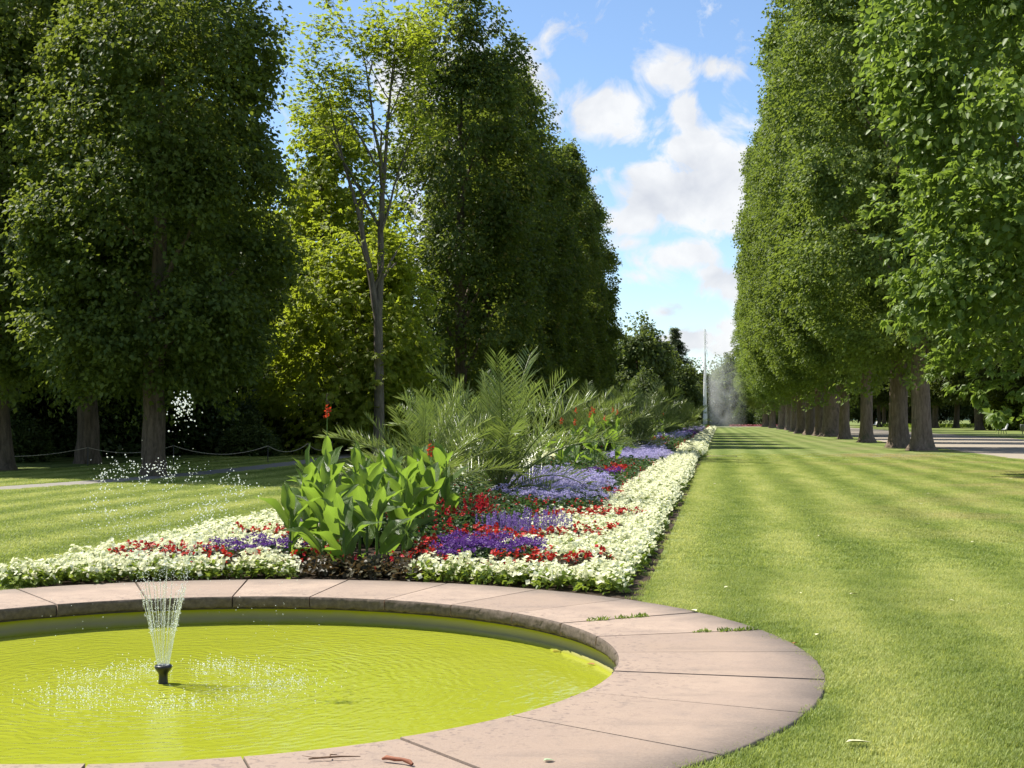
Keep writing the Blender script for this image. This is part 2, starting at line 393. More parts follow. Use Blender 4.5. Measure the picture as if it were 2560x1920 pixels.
# algae-stained wall of the basin, colour raised to stand in for transmitted light
m, t, out = newmat('basin_wall'); MAT['wall'] = m
g = N(t, 'ShaderNodeNewGeometry'); s = N(t, 'ShaderNodeSeparateXYZ'); t.links.new(g.outputs['Position'], s.inputs[0])
n1 = noise(t, g.outputs['Position'], 5, 5, .6)
h = M2(t, 'ADD', s.outputs[2], M2(t, 'MULTIPLY', M2(t, 'SUBTRACT', n1.outputs[0], .5), .04))
c = ramp(t, mapr(t, h, -.21, -.07), [(0, (.26,.27,.03)), (.25, (.32,.29,.13)), (.55, (.38,.35,.12)), (.75, (.42,.42,.02)), (1, (.34,.34,.02))])
p = principled(t, c, .9, .1); t.links.new(p.outputs[0], out.inputs[0])
# dyed water
NOZ = np.array([-.20, .17, -.20])
m, t, out = newmat('dyed_water'); MAT['water'] = m
g = N(t, 'ShaderNodeNewGeometry')
sub = VM(t, 'SUBTRACT', g.outputs['Position'], tuple(NOZ))
ln = N(t, 'ShaderNodeVectorMath', operation='LENGTH'); t.links.new(sub, ln.inputs[0]); rr = ln.outputs['Value']
nz = noise(t, g.outputs['Position'], 1.3, 4, .6); nz2 = noise(t, g.outputs['Position'], 5.5, 4, .6, .5); nz3 = noise(t, g.outputs['Position'], 14, 3, .5)
ph = M2(t, 'ADD', rr, M2(t, 'MULTIPLY', nz.outputs[0], 1.2))
w1 = M2(t, 'SINE', M2(t, 'MULTIPLY', ph, 2*PI/.135))
w2 = M2(t, 'SINE', M2(t, 'MULTIPLY', M2(t, 'ADD', rr, M2(t, 'MULTIPLY', nz2.outputs[0], .12)), 2*PI/.071))
fal = mapr(t, rr, 3.0, .6, .25, 1)
hh = M2(t, 'MULTIPLY', M2(t, 'ADD', M2(t, 'MULTIPLY', w1, .42), M2(t, 'MULTIPLY', w2, .22)), fal)
hh = M2(t, 'ADD', hh, M2(t, 'ADD', M2(t, 'MULTIPLY', nz2.outputs[0], 1.6), M2(t, 'MULTIPLY', nz3.outputs[0], .5)))
cw = mixc(t, nz.outputs[0], (.262,.290,.020), (.325,.350,.030))
p = principled(t, cw, .06, .5, hh, .32, .012, IOR=1.33)
t.links.new(p.outputs[0], out.inputs[0])
# falling water: white body colour stands in for sun glints
m, t, out = newmat('water_drop'); MAT['drop'] = m
p = principled(t, (.92,.95,.95), .08, .6, IOR=1.33)
p.inputs['Transmission Weight'].default_value = .35
tr = N(t, 'ShaderNodeBsdfTranslucent'); tr.inputs[0].default_value = (.95,.97,.97,1)
mx = N(t, 'ShaderNodeMixShader'); mx.inputs[0].default_value = .4
t.links.new(p.outputs[0], mx.inputs[1]); t.links.new(tr.outputs[0], mx.inputs[2]); t.links.new(mx.outputs[0], out.inputs[0])
m, t, out = newmat('water_stream'); MAT['stream'] = m
p = principled(t, (.92,.95,.90), .08, .6, IOR=1.33)
p.inputs['Transmission Weight'].default_value = .6
tp = N(t, 'ShaderNodeBsdfTransparent'); mx = N(t, 'ShaderNodeMixShader'); mx.inputs[0].default_value = .45
t.links.new(p.outputs[0], mx.inputs[1]); t.links.new(tp.outputs[0], mx.inputs[2]); t.links.new(mx.outputs[0], out.inputs[0])

# ------------------------------------------------------------------ ground
rad = [4.02, 4.6, 6, 9, 14, 22, 40, 80, 160, 320, 700, 1500, 4500]
seg = 96; a = np.arange(seg)/seg*2*PI
V = np.concatenate([np.stack([r*np.cos(a), r*np.sin(a), 0*a], 1) for r in rad])
j = np.arange(seg); i0 = np.arange(len(rad)-1)[:, None]*seg
F = np.stack([i0+j, i0+seg+j, i0+seg+(j+1) % seg, i0+(j+1) % seg], -1).reshape(-1, 4)
tag(link('lawn', mesh_np('lawn', [(V, F, 0)], [MAT['lawn']])), kind='structure')
def strip(name, pts, w0, w1, z, mat):
    pts = np.array(pts, float); T = unit(np.gradient(pts, axis=0)); nrm = np.stack([T[:, 1], -T[:, 0]], 1)
    n = len(pts)
    V = np.concatenate([np.c_[pts + nrm*w0, np.full(n, z)], np.c_[pts + nrm*w1, np.full(n, z)]])
    i = np.arange(n-1)
    F = np.stack([i, n+i, n+i+1, i+1], 1)[:, ::-1]
    return tag(link(name, mesh_np(name, [(V, F, 0)], [mat])), kind='structure')
yy = np.linspace(10, 420, 60)
rngp = np.random.default_rng(5)
gx = 20.5 + .25*np.sin(yy*.13) + .15*np.sin(yy*.41)
strip('gravel_path', np.c_[gx, yy], -5.6, 6.0, .004, MAT['gravel'])
pp = [(-15.5,12),(-13.6,17),(-12.4,20.5),(-11.6,24.5),(-11.2,29),(-11.3,36),(-11.7,43),(-12.6,52),(-14.5,64),(-17,80)]
def smooth_path(p, k=8):
    p = np.array(p, float); s = np.arange(len(p)); q = np.linspace(0, len(p)-1, (len(p)-1)*k+1)
    c = np.stack([np.interp(q, s, p[:, i]) for i in range(p.shape[1])], 1)
    for _ in range(6): c[1:-1] = (c[:-2] + 2*c[1:-1] + c[2:])/4
    return c
strip('footpath', smooth_path(pp), -.62, .62, .004, MAT['path'])
# gravel apron round the far end of the avenue
V = np.array([[-30,262,.008],[30,262,.008],[30,276,.008],[-30,276,.008]]); tag(link('far_path', mesh_np('far_path', [(V, np.array([[0,1,2,3]]), 0)], [MAT['gravel']])), kind='structure')
# bed soil: from the rim of the pool along the axis
n = 24; xs = np.linspace(-2.84, 2.84, n); ya = np.sqrt(np.maximum(4.02**2 - xs**2, 0))
V = np.concatenate([np.c_[xs, ya, np.full(n, .004)], np.c_[xs, np.full(n, 232.), np.full(n, .004)]])
i = np.arange(n-1); F = np.stack([i, i+1, n+i+1, n+i], 1)
tag(link('bed_soil', mesh_np('bed_soil', [(V, F, 0)], [MAT['soil']])), kind='structure')
# small stone slab path beside the bed
tag(link('path_slab', mesh_np('path_slab', [box((3.55, 48.8, .01), (1.3, .6, .03)) + (0,)], [MAT['stone']])), 'thin grey stone slab lying in the grass against the right edge of the flower bed', 'slab')

# ------------------------------------------------------------------ pool
pool = tag(link('fountain_pool', None), 'round sunken pool of yellow green water with a broad pink sandstone rim', 'pool')
rng = np.random.default_rng(3)
NST = 26; step = 2*PI/NST; off = math.radians(10.6 + 1.2)
RI, RO = 2.862, 4.14
JA = np.radians(np.concatenate([[-62.2,-46.7,-32,-17.2,-3.8,9.6,22.8,36,49.2,63,76.4,90.3,103.8,118.3], 133.1 + np.arange(13)*(297.8-133.1)/12]))
for k in range(NST):
    a0, a1 = JA[k], JA[k+1]
    gap = rng.uniform(.0055, .0085)
    na = 18; A = np.linspace(a0 + gap/RI, a1 - gap/RI, na)
    dz = rng.normal(0, .0020); top = .022 + dz
    zz = [-.10, -.02, top - .012, top]        # outer side, then top, then rough inner lip
    prof = [(RO, -.10, 1), (RO, top-.010, 0), (RO-.010, top, 0)]
    for f in (.8, .6, .4, .2): prof.append((RI + (RO-RI)*f, top, 0))
    prof += [(RI+.014, top, 0), (RI+.002, top-.010, 2), (RI, top-.03, 2), (RI, top-.055, 2), (RI+.002, top-.08, 2), (RI+.012, top-.096, 2), (RI+.10, top-.10, 1)]
    rows = []
    for (r, z, kind) in prof:
        jr = rng.normal(0, .0045, na) if kind == 2 else 0
        jz = rng.normal(0, .004, na) if kind == 2 else 0
        rj = r + jr + (rng.normal(0, .003, na) if r > RO-.02 else 0)
        rows.append(np.stack([rj*np.cos(A), rj*np.sin(A), z + jz + 0*A], 1))
    V = np.concatenate(rows); nr = len(prof)
    i0 = (np.arange(nr-1)*na)[:, None]; j = np.arange(na-1)
    F = np.stack([i0+j, i0+na+j, i0+na+j+1, i0+j+1], -1)
    parts = [(V, F[:7].reshape(-1, 4), 0), (V, F[7:].reshape(-1, 4), 1)]
    e0 = np.array([[q*na for q in range(nr)]]); e1 = np.array([[q*na + na-1 for q in range(nr)][::-1]])
    parts += [(V, e0, 0), (V, e1, 0)]
    c = V.mean(0)
    me = mesh_np('coping_stone', [(v - c, f, mi) for v, f, mi in parts], [MAT['stone'], MAT['stone_edge']])
    link('coping_stone', me, pool, c)
V, F = lathe([(RI+.035, -.09), (RI+.03, .006), (RO-.02, .006), (RO-.02, -.09)], 96)
link('mortar_bed', mesh_np('mortar_bed', [(V, F[:, ::-1], 0)], [simple('mortar', (.07,.06,.05), .95, .1, 20, .4)]), pool)
RW = 2.94; WZ = -.215
V, F = lathe([(RW, -.08), (RW, -.13), (RW+.004, -.18), (RW-.02, -.185), (RW-.02, -.9)], 96)
link('basin_wall', mesh_np('basin_wall', [(V, F[:, ::-1], 0)], [MAT['wall']], True), pool)
V, F = lathe([(.001, -.9), (RW, -.9)], 48); link('basin_floor', mesh_np('basin_floor', [(V, F, 0)], [MAT['wall']]), pool)
V, F = lathe([(.001, WZ), (.6, WZ), (1.2, WZ), (2, WZ), (RW-.018, WZ)], 96)
tag(link('water', mesh_np('water', [(V, F, 0)], [MAT['water']], True)), kind='structure')

# ------------------------------------------------------------------ trees
def lobes(rng, n=7, amp=.10):
    q = [(rng.integers(1, 6), rng.uniform(0, 6.28), rng.uniform(.15, .9), rng.uniform(0, 6.28), rng.uniform(.4, 1)) for _ in range(n)]
    def f(z, th):
        s = 0
        for k, p, m_, r, w in q: s = s + w*np.cos(k*th + p + .3*np.sin(m_*z))*np.cos(m_*z + r)
        return 1 + amp*s/1.6
    return f
def crown(seed, n_cl, per, prof, zb, zt, L, Wd, cs=.6, depth=.14, shape='rhomb', inner=.14, amp=.10, palm=0, flat=.55, mat=0, lean=(0, 0), bough=.05, bs=.75, bw=.72, clip=1.05, nup=.75):
    rng = np.random.default_rng(seed); lf = lobes(rng, amp=amp)
    zs = np.linspace(zb, zt, 400); R = np.interp(zs, [p[0] for p in prof], [p[1] for p in prof])
    cdf = np.cumsum(R + .3); cdf /= cdf[-1]
    def shell(n_, dep):
        z = np.interp(rng.random(n_), cdf, zs); th = rng.random(n_)*2*PI
        Rz = np.interp(z, zs, R)*lf(z, th)
        f = 1 - np.abs(rng.normal(0, dep, n_)); mi = rng.random(n_) < inner
        f = np.where(mi, rng.uniform(.15, 1, n_), f); r = Rz*f
        return np.stack([r*np.cos(th) + lean[0]*z, r*np.sin(th) + lean[1]*z, z], 1)
    # boughs carry most of the sprays, so the surface is lumpy with dark hollows between
    nb = max(8, int(n_cl*bough)); B = shell(nb, depth*.8); br = bs*rng.uniform(.6, 1.5, nb)
    C = shell(n_cl, depth); bi = rng.integers(0, nb, n_cl); use = rng.random(n_cl) < bw
    CB = B[bi] + rng.normal(0, 1, (n_cl, 3))*br[bi][:, None]*np.array([1, 1, .75])
    C = np.where(use[:, None], CB, C)
    if clip:      # clipped walls: nothing sticks out past the sheared face
        rc = np.hypot(C[:, 0] - lean[0]*C[:, 2], C[:, 1] - lean[1]*C[:, 2]); lim = np.interp(C[:, 2], zs, R)*lf(C[:, 2], np.arctan2(C[:, 1], C[:, 0]))*rng.uniform(.97, clip, n_cl)
        k = np.minimum(1, lim/np.maximum(rc, 1e-6)); C[:, :2] *= k[:, None]
    z = C[:, 2]
    O = unit(np.c_[C[:, :2] - np.array(lean)*z[:, None], np.zeros(n_cl)])
    O = unit(O + .5*use[:, None]*unit(CB - B[bi]))
    topf = np.clip((z - (zt - 2.5))/2.5, 0, 1)[:, None]
    O = unit(O*(1-.6*topf) + np.array([0, 0, 1])*topf)
    # each clump is a spray: leaves along a short drooping twig
    per_r = np.maximum(3, rng.poisson(per, n_cl))
    idx = np.repeat(np.arange(n_cl), per_r); n = len(idx)
    tw = unit(O + rng.normal(0, .55, (n_cl, 3)) + np.array([0, 0, -.15]))
    s = rng.uniform(-.8, 1, n)[:, None]*cs
    Pp = C[idx] + tw[idx]*s + rng.normal(0, 1, (n, 3))*cs*.42*np.array([1, 1, flat]) - np.array([0, 0, 1])*s*s*.25
    D = unit(tw[idx]*.5 + O[idx]*.4 + rng.normal(0, .65, (n, 3)) + np.array([0, 0, -.35]))
    Nn = unit(np.array([0, 0, nup]) + O[idx]*(1.25 - .93*nup) + rng.normal(0, .42, (n, 3)))
    sz = rng.uniform(.7, 1.25, n)
    if palm:
        # hand-shaped leaves: leaflets fan out from one stalk
        k = palm; Sd = unit(np.cross(D, Nn)); out = []
        for q in range(k):
            an = (q - (k-1)/2)*.62
            Dq = D*math.cos(an) + Sd*math.sin(an) + np.array([0, 0, -.12])
            out.append(leaves(Pp, Dq, Nn, L*sz*(1 - .12*abs(q - (k-1)/2)), Wd*sz, 'rhomb', .12, .2))
        return [(v, f_, mat) for v, f_ in out]
    v, f_ = leaves(Pp, D, Nn, L*sz, Wd*sz, shape)
    return [(v, f_, mat)]
def trunk(seed, H, r0, nl=8, zl=4, Lr=4, sides=12, flare=.55, lean=(0, 0), limb_r=.22, up=1.1):
    rng = np.random.default_rng(seed)
    z = np.concatenate([[-.1, 0, .15, .35, .7, 1.2], np.linspace(2, H, 12)])
    a = np.arange(sides)/sides*2*PI
    lob = 1 + 0*a
    V = []
    wx = np.cumsum(rng.normal(0, .03, len(z))); wy = np.cumsum(rng.normal(0, .03, len(z)))
    ph = rng.uniform(0, 6.28)
    for i, zz in enumerate(z):
        tap = max(.08, 1 - .85*(zz/H)**1.1) if zz > 0 else 1
        fl = flare*math.exp(-max(zz, 0)/.35)
        r = r0*tap*(1 + fl*(1 + .5*np.cos(4*a + ph) + .25*np.cos(7*a + ph*2)) + .04*np.cos(5*a + ph) + rng.normal(0, .012, sides))
        V.append(np.stack([wx[i] - wx[1] + lean[0]*zz + r*np.cos(a), wy[i] - wy[1] + lean[1]*zz + r*np.sin(a), np.full(sides, zz)], 1))
    n = len(z); V = np.concatenate(V)
    i0 = np.arange(n-1)[:, None]*sides; j = np.arange(sides); j2 = (j+1) % sides
    parts = [(V, np.stack([i0+j, i0+j2, i0+sides+j2, i0+sides+j], -1).reshape(-1, 4), 0)]
    for k in range(nl):
        z0 = zl + (H*.9 - zl)*(k + rng.random()*.7)/max(nl, 1)
        th = k*2.4 + rng.random(); d = np.array([math.cos(th), math.sin(th), 0])
        i = np.interp(z0, z, np.arange(n)); cx = np.interp(z0, z, wx) - wx[1] + lean[0]*z0; cy = np.interp(z0, z, wy) - wy[1] + lean[1]*z0
        u = np.linspace(0, 1, 6)[:, None]; LL = Lr*rng.uniform(.7, 1.05)*(1 - .5*z0/H)
        pth = np.array([cx, cy, z0]) + d*u*LL + np.array([0, 0, 1])*(u**.8)*LL*up*rng.uniform(.6, 1.2) + rng.normal(0, .08, (6, 3))*u
        rr_ = r0*limb_r*2*(1 - .8*z0/H)*(1 - .85*u[:, 0])
        parts.append(tube(pth, np.maximum(rr_, .02), 6) + (0,))
    return parts
def tree(name, label, cat, loc, crown_me, trunk_me, rz=0, scale=1, group=None, tscale=None):
    o = link(name, None, None, loc, (0, 0, rz), scale)
    tag(o, label, cat, group)
    if trunk_me: link('trunk', trunk_me, o, None, None, tscale)
    if crown_me: link('crown', crown_me, o)
    return o

# right row: tall limes clipped into columns
LIME = [mesh_np('lime_crown', crown(11+i, 4600, 28, [(4.6,2.4),(6.2,4.6),(9,5.9),(14,6.2),(22,6.5),(27,6.2),(29.5,5.0),(31,2.4)], 4.8, 31, .205, .165, .50, .10, amp=.10, bough=.035, bs=.85, bw=.78, clip=1.02, nup=.32), [MAT['lime']]) for i in range(2)]
LTR = [mesh_np('lime_trunk', trunk(21+i, 24, .56, 9, 5.0, 5.5), [MAT['bark']], True) for i in range(2)]
R_ROW = [ # x, y, rotation, scale, trunk scale
 (13.5,61.6,.3,1.0,.88,'thick pale barked lime tree in front of its twin beside the gravel path'),
 (13.25,68.3,2.2,1.02,.92,'lime tree with a mossy dark trunk half hidden behind the front pale trunk'),
 (13.2,85.0,4.0,1.0,.75,'lime tree whose trunk hides behind the mossy twin trunk in the right row'),
 (13.2,100.6,1.1,.99,.75,'lime tree with a slim leaning trunk standing clear at the lawn edge'),
 (13.3,115.5,3.3,1.0,1.45,'lime tree with the stoutest root flare in the right row, behind the slim leaning trunk'),
 (12.7,121.0,5.2,.97,.9,'lime tree with a brown trunk just left of the stout flared one'),
 (12.4,129.0,.7,1.0,.9,'lime tree with a dark trunk second left of the stout flared one'),
 (12.2,141.0,2.9,.98,1.1,'lime tree with a dark leaning trunk at the middle of the right row'),
 (12.6,162.0,4.4,.97,1.0,'lime tree with a pale trunk halfway down the right row'),
 (13.1,184.5,1.6,.95,1.0,'lime tree with a narrow pale trunk far down the right row'),
 (12.8,202.0,3.7,.94,1.1,'lime tree third from the far end of the right row'),
 (12.6,232.0,.2,.92,1.1,'lime tree second from the far end of the right row'),
 (12.4,263.0,2.5,.90,1.2,'lime tree at the far end of the right row beside the tall jet'),
]
for i, (x, y, rz, sc, ts, lab) in enumerate(R_ROW):
    tree('lime_tree', lab, 'tree', (x, y, 0), LIME[i % 2], LTR[i % 2], PI if rz > 2.5 else 0, (sc, sc*(.62 if i < 7 else .8), sc*(1 + .03*((i*7) % 4 - 1.5))), 'clipped limes of the right row', (ts, ts/.62 if i < 7 else ts/.8, 1))
# foreground broadleaf on the right, trunk outside the frame
c0 = crown(41, 3900, 20, [(3.2,2.6),(4.2,4.1),(6.5,5.0),(11,5.25),(16,5.0),(19,3.5),(20.5,1)], 3.5, 20, .20, .17, .45, .13, 'hex', amp=.13, bough=.03, bs=.75, bw=.8, nup=.42)
c0 += crown(42, 260, 9, [(3.0,3.4),(4.2,4.9),(7,5.8),(8,5.8)], 3.2, 8, .26, .13, .5, .06, palm=5, inner=0)
c0 += crown(43, 60, 10, [(2.5,4.2),(3.6,5.0)], 2.7, 3.5, .24, .12, .35, .10, palm=5, inner=0)
tree('broadleaf_tree', 'nearest right tree with big sunlit leaves and its trunk outside the frame', 'tree', (13.9, 30.5, 0),
     mesh_np('broadleaf_crown', c0, [MAT['lime_near']]), mesh_np('broadleaf_trunk', trunk(44, 17, .5, 8, 4, 4.5), [MAT['bark']], True), .4)

# left row: near dark limes
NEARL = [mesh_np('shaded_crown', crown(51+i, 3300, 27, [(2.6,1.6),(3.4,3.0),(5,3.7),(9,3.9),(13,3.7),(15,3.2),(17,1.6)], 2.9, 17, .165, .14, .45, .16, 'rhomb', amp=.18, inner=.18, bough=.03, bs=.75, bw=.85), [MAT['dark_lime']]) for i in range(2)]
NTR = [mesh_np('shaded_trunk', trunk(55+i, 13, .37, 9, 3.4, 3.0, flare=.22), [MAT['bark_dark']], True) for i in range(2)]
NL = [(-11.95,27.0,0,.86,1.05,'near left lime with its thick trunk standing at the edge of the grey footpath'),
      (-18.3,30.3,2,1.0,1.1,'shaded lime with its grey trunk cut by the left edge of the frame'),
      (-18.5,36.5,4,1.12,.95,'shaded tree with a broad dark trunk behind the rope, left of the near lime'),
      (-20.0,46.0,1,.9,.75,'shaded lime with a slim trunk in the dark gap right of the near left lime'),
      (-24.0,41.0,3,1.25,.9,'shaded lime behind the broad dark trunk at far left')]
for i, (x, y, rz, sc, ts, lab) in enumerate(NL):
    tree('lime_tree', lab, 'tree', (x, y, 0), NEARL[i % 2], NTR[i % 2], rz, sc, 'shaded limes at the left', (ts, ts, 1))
# the slender bare-limbed tree
rng = np.random.default_rng(61)
base = np.array([0, 0, 0.])
def limb(p0, p1, r0, r1, n=9, w=.12):
    u = np.linspace(0, 1, n)[:, None]; p = np.array(p0)*(1-u) + np.array(p1)*u
    p = p + np.cumsum(rng.normal(0, w/ n**.5, (n, 3)), 0)*np.minimum(1, u*3)
    return p, np.linspace(r0, r1, n)
tp = [tube(np.array([[0,0,-.1],[0,0,.1],[.02,0,.5],[.05,0,2],[.02,.02,4],[-.02,0,5.9]]), [.34,.30,.26,.22,.20,.19], 12, .02, rng) + (0,)]
ends = []
def grow(p0, p1, r0, r1, depth, sd):
    p, r = limb(p0, p1, r0, r1); tp.append(tube(p, r, 7) + (0,))
    if depth <= 1: ends.extend([p[4], p[6]])
    if depth == 0: ends.append(p[-1]); return
    L = np.linalg.norm(np.array(p1) - p0)
    for k in range(7 if depth > 1 else 5):
        i = rng.integers(2, 9); q = p[i]
        d = unit(np.array(p1) - p0); dv = unit(d + rng.normal(0, .5, 3) + np.array([0, 0, .25]))
        grow(q, q + dv*L*rng.uniform(.35, .6), r[i]*.55, max(.008, r1*.35), depth-1, sd)
    ends.append(p[-1])
grow((-.02,0,5.7), (-.95,-.1,10.6), .17, .09, 1, 1); grow((-.95,-.1,10.6), (-2.4,.2,15.6), .085, .02, 2, 2)
grow((.0,0,5.8), (.22,.1,11.8), .17, .11, 1, 3); grow((.22,.1,11.8), (-.6,.2,17.4), .09, .02, 2, 4); grow((.22,.1,11.8), (.75,0,18.0), .085, .02, 2, 5)
grow((.15,0,9.5), (1.5,.3,14.5), .06, .015, 2, 6)
ends = np.array(ends)
def spray(E, seed, per, cs, L, Wd, k=5):
    r = np.random.default_rng(seed); idx = np.repeat(np.arange(len(E)), per); n = len(idx)
    P_ = E[idx] + r.normal(0, cs, (n, 3))*np.array([1, 1, .5]); out = []
    D = unit(r.normal(0, 1, (n, 3))*np.array([1, 1, .3]) + np.array([0, 0, -.25])); Nn = unit(np.array([0, 0, 1.]) + r.normal(0, .3, (n, 3)))
    Sd = unit(np.cross(D, Nn)); sz = r.uniform(.7, 1.2, n)
    for q in range(k):
        an = (q - (k-1)/2)*.6
        out.append(leaves(P_, D*math.cos(an) + Sd*math.sin(an), Nn, L*sz, Wd*sz, 'rhomb', .1, .2) + (0,))
    return out
o = tree('slender_tree', 'slender forked tree with thin open foliage standing alone before the yellow green tree', 'tree', (-10.7, 47, 0),
     mesh_np('slender_crown', spray(ends, 62, 8, .40, .17, .075), [MAT['yellow']]), mesh_np('slender_trunk', tp, [MAT['bark_grey']], True))
# pale chestnuts: light from behind is put into the leaf colour
yc = crown(71, 650, 12, [(4.5,1.5),(7,2.4),(10,2.3),(13,2.5),(15,1.9),(16.8,1.1),(17.6,.4)], 4.8, 17.6, .24, .11, .55, .25, palm=4, inner=.35, amp=.25, clip=1.6, bs=.8, bough=.04, bw=.8)
tree('chestnut_tree', 'tall yellow green chestnut glowing in the light between the dark limes and slender tree', 'tree', (-15.9, 56.0, 0),
     mesh_np('chestnut_crown', yc, [MAT['yellow']]), mesh_np('chestnut_trunk', trunk(72, 15.5, .24, 10, 5, 2.6), [MAT['bark_dark']], True), 0, 1, 'pale chestnuts behind the slender tree')
yl = crown(73, 1300, 13, [(.6,2.6),(2,3.4),(5,3.3),(7.5,2.9),(9.5,1.9)], .8, 9.5, .25, .11, .5, .16, palm=4, inner=.2, amp=.28, clip=1.5, bs=.95, bough=.035, bw=.85)
tree('chestnut_tree', 'low spreading chestnut with bright drooping leaves behind the slender trunk', 'tree', (-12.7, 50.5, 0),
     mesh_np('low_chestnut_crown', yl, [MAT['yellow']]), mesh_np('low_chestnut_trunk', trunk(74, 7, .2, 6, 2, 2.5), [MAT['bark_dark']], True), 0, (1.0,.95,.98), 'pale chestnuts behind the slender tree')
# left row beyond: tall dense columns down to the ground
COLM = [mesh_np('column_crown', crown(81+i, 3300, 22, [(.5,2.8),(2,3.5),(8,3.9),(16,4.0),(22,3.9),(25,3.2),(27,1.8)], .6, 27, .27, .20, .55, .13, 'rhomb', amp=.15, bough=.03, bs=.85, bw=.8, clip=1.02, nup=.42), [MAT['left_row']]) for i in range(2)]
OPEN = mesh_np('open_crown', crown(85, 2600, 20, [(.5,3.0),(2,3.7),(8,4.1),(15,4.1),(20,3.9),(24,3.2),(27,1.8),(28,.6)], .6, 28, .26, .19, .55, .20, 'rhomb', amp=.2, inner=.25, bough=.03, bs=.9, bw=.85), [MAT['left_row']])
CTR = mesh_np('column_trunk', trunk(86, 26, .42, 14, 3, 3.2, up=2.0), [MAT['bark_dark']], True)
L_ROW = [(-12.0,72,0,1.0,'tallest chestnut column of the left row, its open top reaching the upper frame edge'),
 (-12.2,82,1.2,.97,'dark leafy column right behind the tallest chestnut of the left row'),
 (-12.2,92.5,2.6,1.0,'second step of the left row, a rounded dark leafy column'),
 (-12.3,106,4.1,.97,'dark leafy column in the middle of the left row'),
 (-12.2,119,5.1,1.0,'third step of the left row with its bushy top against the clouds'),
 (-12.3,132,.4,.96,'dark leafy column behind the third step of the left row'),
 (-12.2,145,3.0,.98,'last tall column of the left row, next to the sky gap'),
 (-12.1,156,1.9,.66,'shorter narrow column closing the left row')]
for i, (x, y, rz, sc, lab) in enumerate(L_ROW):
    tree('chestnut_tree', lab, 'tree', (x, y, 0), OPEN if i == 0 else COLM[i % 2], CTR, rz, sc, 'tall columns of the left row')
# woodland behind
WOOD = [mesh_np('woodland_crown', crown(91+i, 1900, 19, [(1.5,3.6),(4,5.0),(9,5.6),(14,5.0),(17,3.2),(19,1)], 1.6, 19, .36, .28, .75, .2, 'rhomb', amp=.16, inner=.2), [MAT['wood']]) for i in range(2)]
COPPER = bpy.data.meshes.new('copper_crown'); COPPER = WOOD[0].copy(); COPPER.materials[0] = MAT['copper']
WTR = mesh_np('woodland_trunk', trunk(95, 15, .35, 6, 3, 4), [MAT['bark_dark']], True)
WD = [(-22.6,66,0,.70,0,'woodland tree with a slim dark trunk between the near lime and the pale chestnut'),
 (-28,50,1,1.0,1,'dark copper leaved tree under the limes at far left'),(-33,60,2,1.05,0,'woodland tree at the back behind the copper leaved one'),
 (-23.5,54,3,.55,1,'smaller copper leaved tree right of the broad dark trunk'),(-33,74,4,.9,0,'tall woodland tree deep behind the slim dark trunk'),
 (-40,70,5,1.1,0,'woodland tree at the deepest left corner'),(-38,46,.5,1.0,0,'woodland tree beyond the rope at the left frame edge'),
 (-25,88,1.5,.95,0,'woodland tree showing a pale top left of the pale chestnut'),(-22,100,2.5,.55,0,'woodland tree seen through the slender tree'),
 (-18.5,82,3.5,.45,0,'low woodland tree behind the slender trunk'),(-19.5,118,4.5,.7,0,'woodland tree behind the second step of the left row'),
 (-30,38,5.5,.8,1,'copper leaved tree beyond the shaded trunks at the left edge')]
for i, (x, y, rz, sc, cp, lab) in enumerate(WD):
    tree('woodland_tree', lab, 'tree', (x, y, 0), COPPER if cp else WOOD[i % 2], WTR, rz, sc, 'woodland trees at the left')
# right side: trees beyond the gravel path
RWT = mesh_np('park_trunk', trunk(97, 16, .62, 6, 5, 5, flare=.5, lean=(-.03, 0)), [MAT['bark_dark']], True)
RW_ = mesh_np('park_crown', crown(98, 2300, 20, [(5.0,3.4),(7,6.4),(11,7.6),(16,7),(20,4.5),(22,1)], 5.2, 22, .42, .32, .9, .2, 'rhomb', amp=.14, inner=.25), [MAT['wood']])
RT = [(39.3,188,0,1.0,1.0,'big dark park tree with a slanting trunk left of the sunlit shrub'),
 (40.5,236,1.7,1.0,.9,'dark park tree with a straight trunk right of the twin limes'),(44.5,239,3.0,1.0,.8,'dark park tree between the straight trunk and the slanting one'),
 (37.4,284,4.2,1.0,.7,'distant dark park tree left of the twin limes'),(39.5,286,5.3,1.0,.75,'distant park tree with a bent trunk beside the twin limes'),
 (34.0,262,.8,1.0,.6,'distant park tree behind the far white bench'),(48,176,2.3,1.05,.8,'dark park tree at the right frame edge'),(52,215,.9,1.1,.9,'dark park tree behind the sunlit shrub'),
 (33,120,4.0,.9,.7,'dark park tree overhanging the near white bench')]
for x, y, rz, sc, ts, lab in RT:
    tree('park_tree', lab, 'tree', (x, y, 0), RW_, RWT, rz, sc, 'park trees beyond the gravel path', (ts, ts, 1))
BT = [(33,318),(40,325),(47,316),(54,324),(61,315),(68,322),(76,312),(84,318),(92,308),(60,275),(72,262),(84,250),(30,340),(50,345),(66,345)]
for i, (x, y) in enumerate(BT):
    lab = 'dark tree in the wood edge beyond the sunny grass at right'
    tree('woodland_tree', lab, 'tree', (x, y, 0), WOOD[i % 2], WTR, i*1.3, 1.0 + .15*(i % 3), lab)
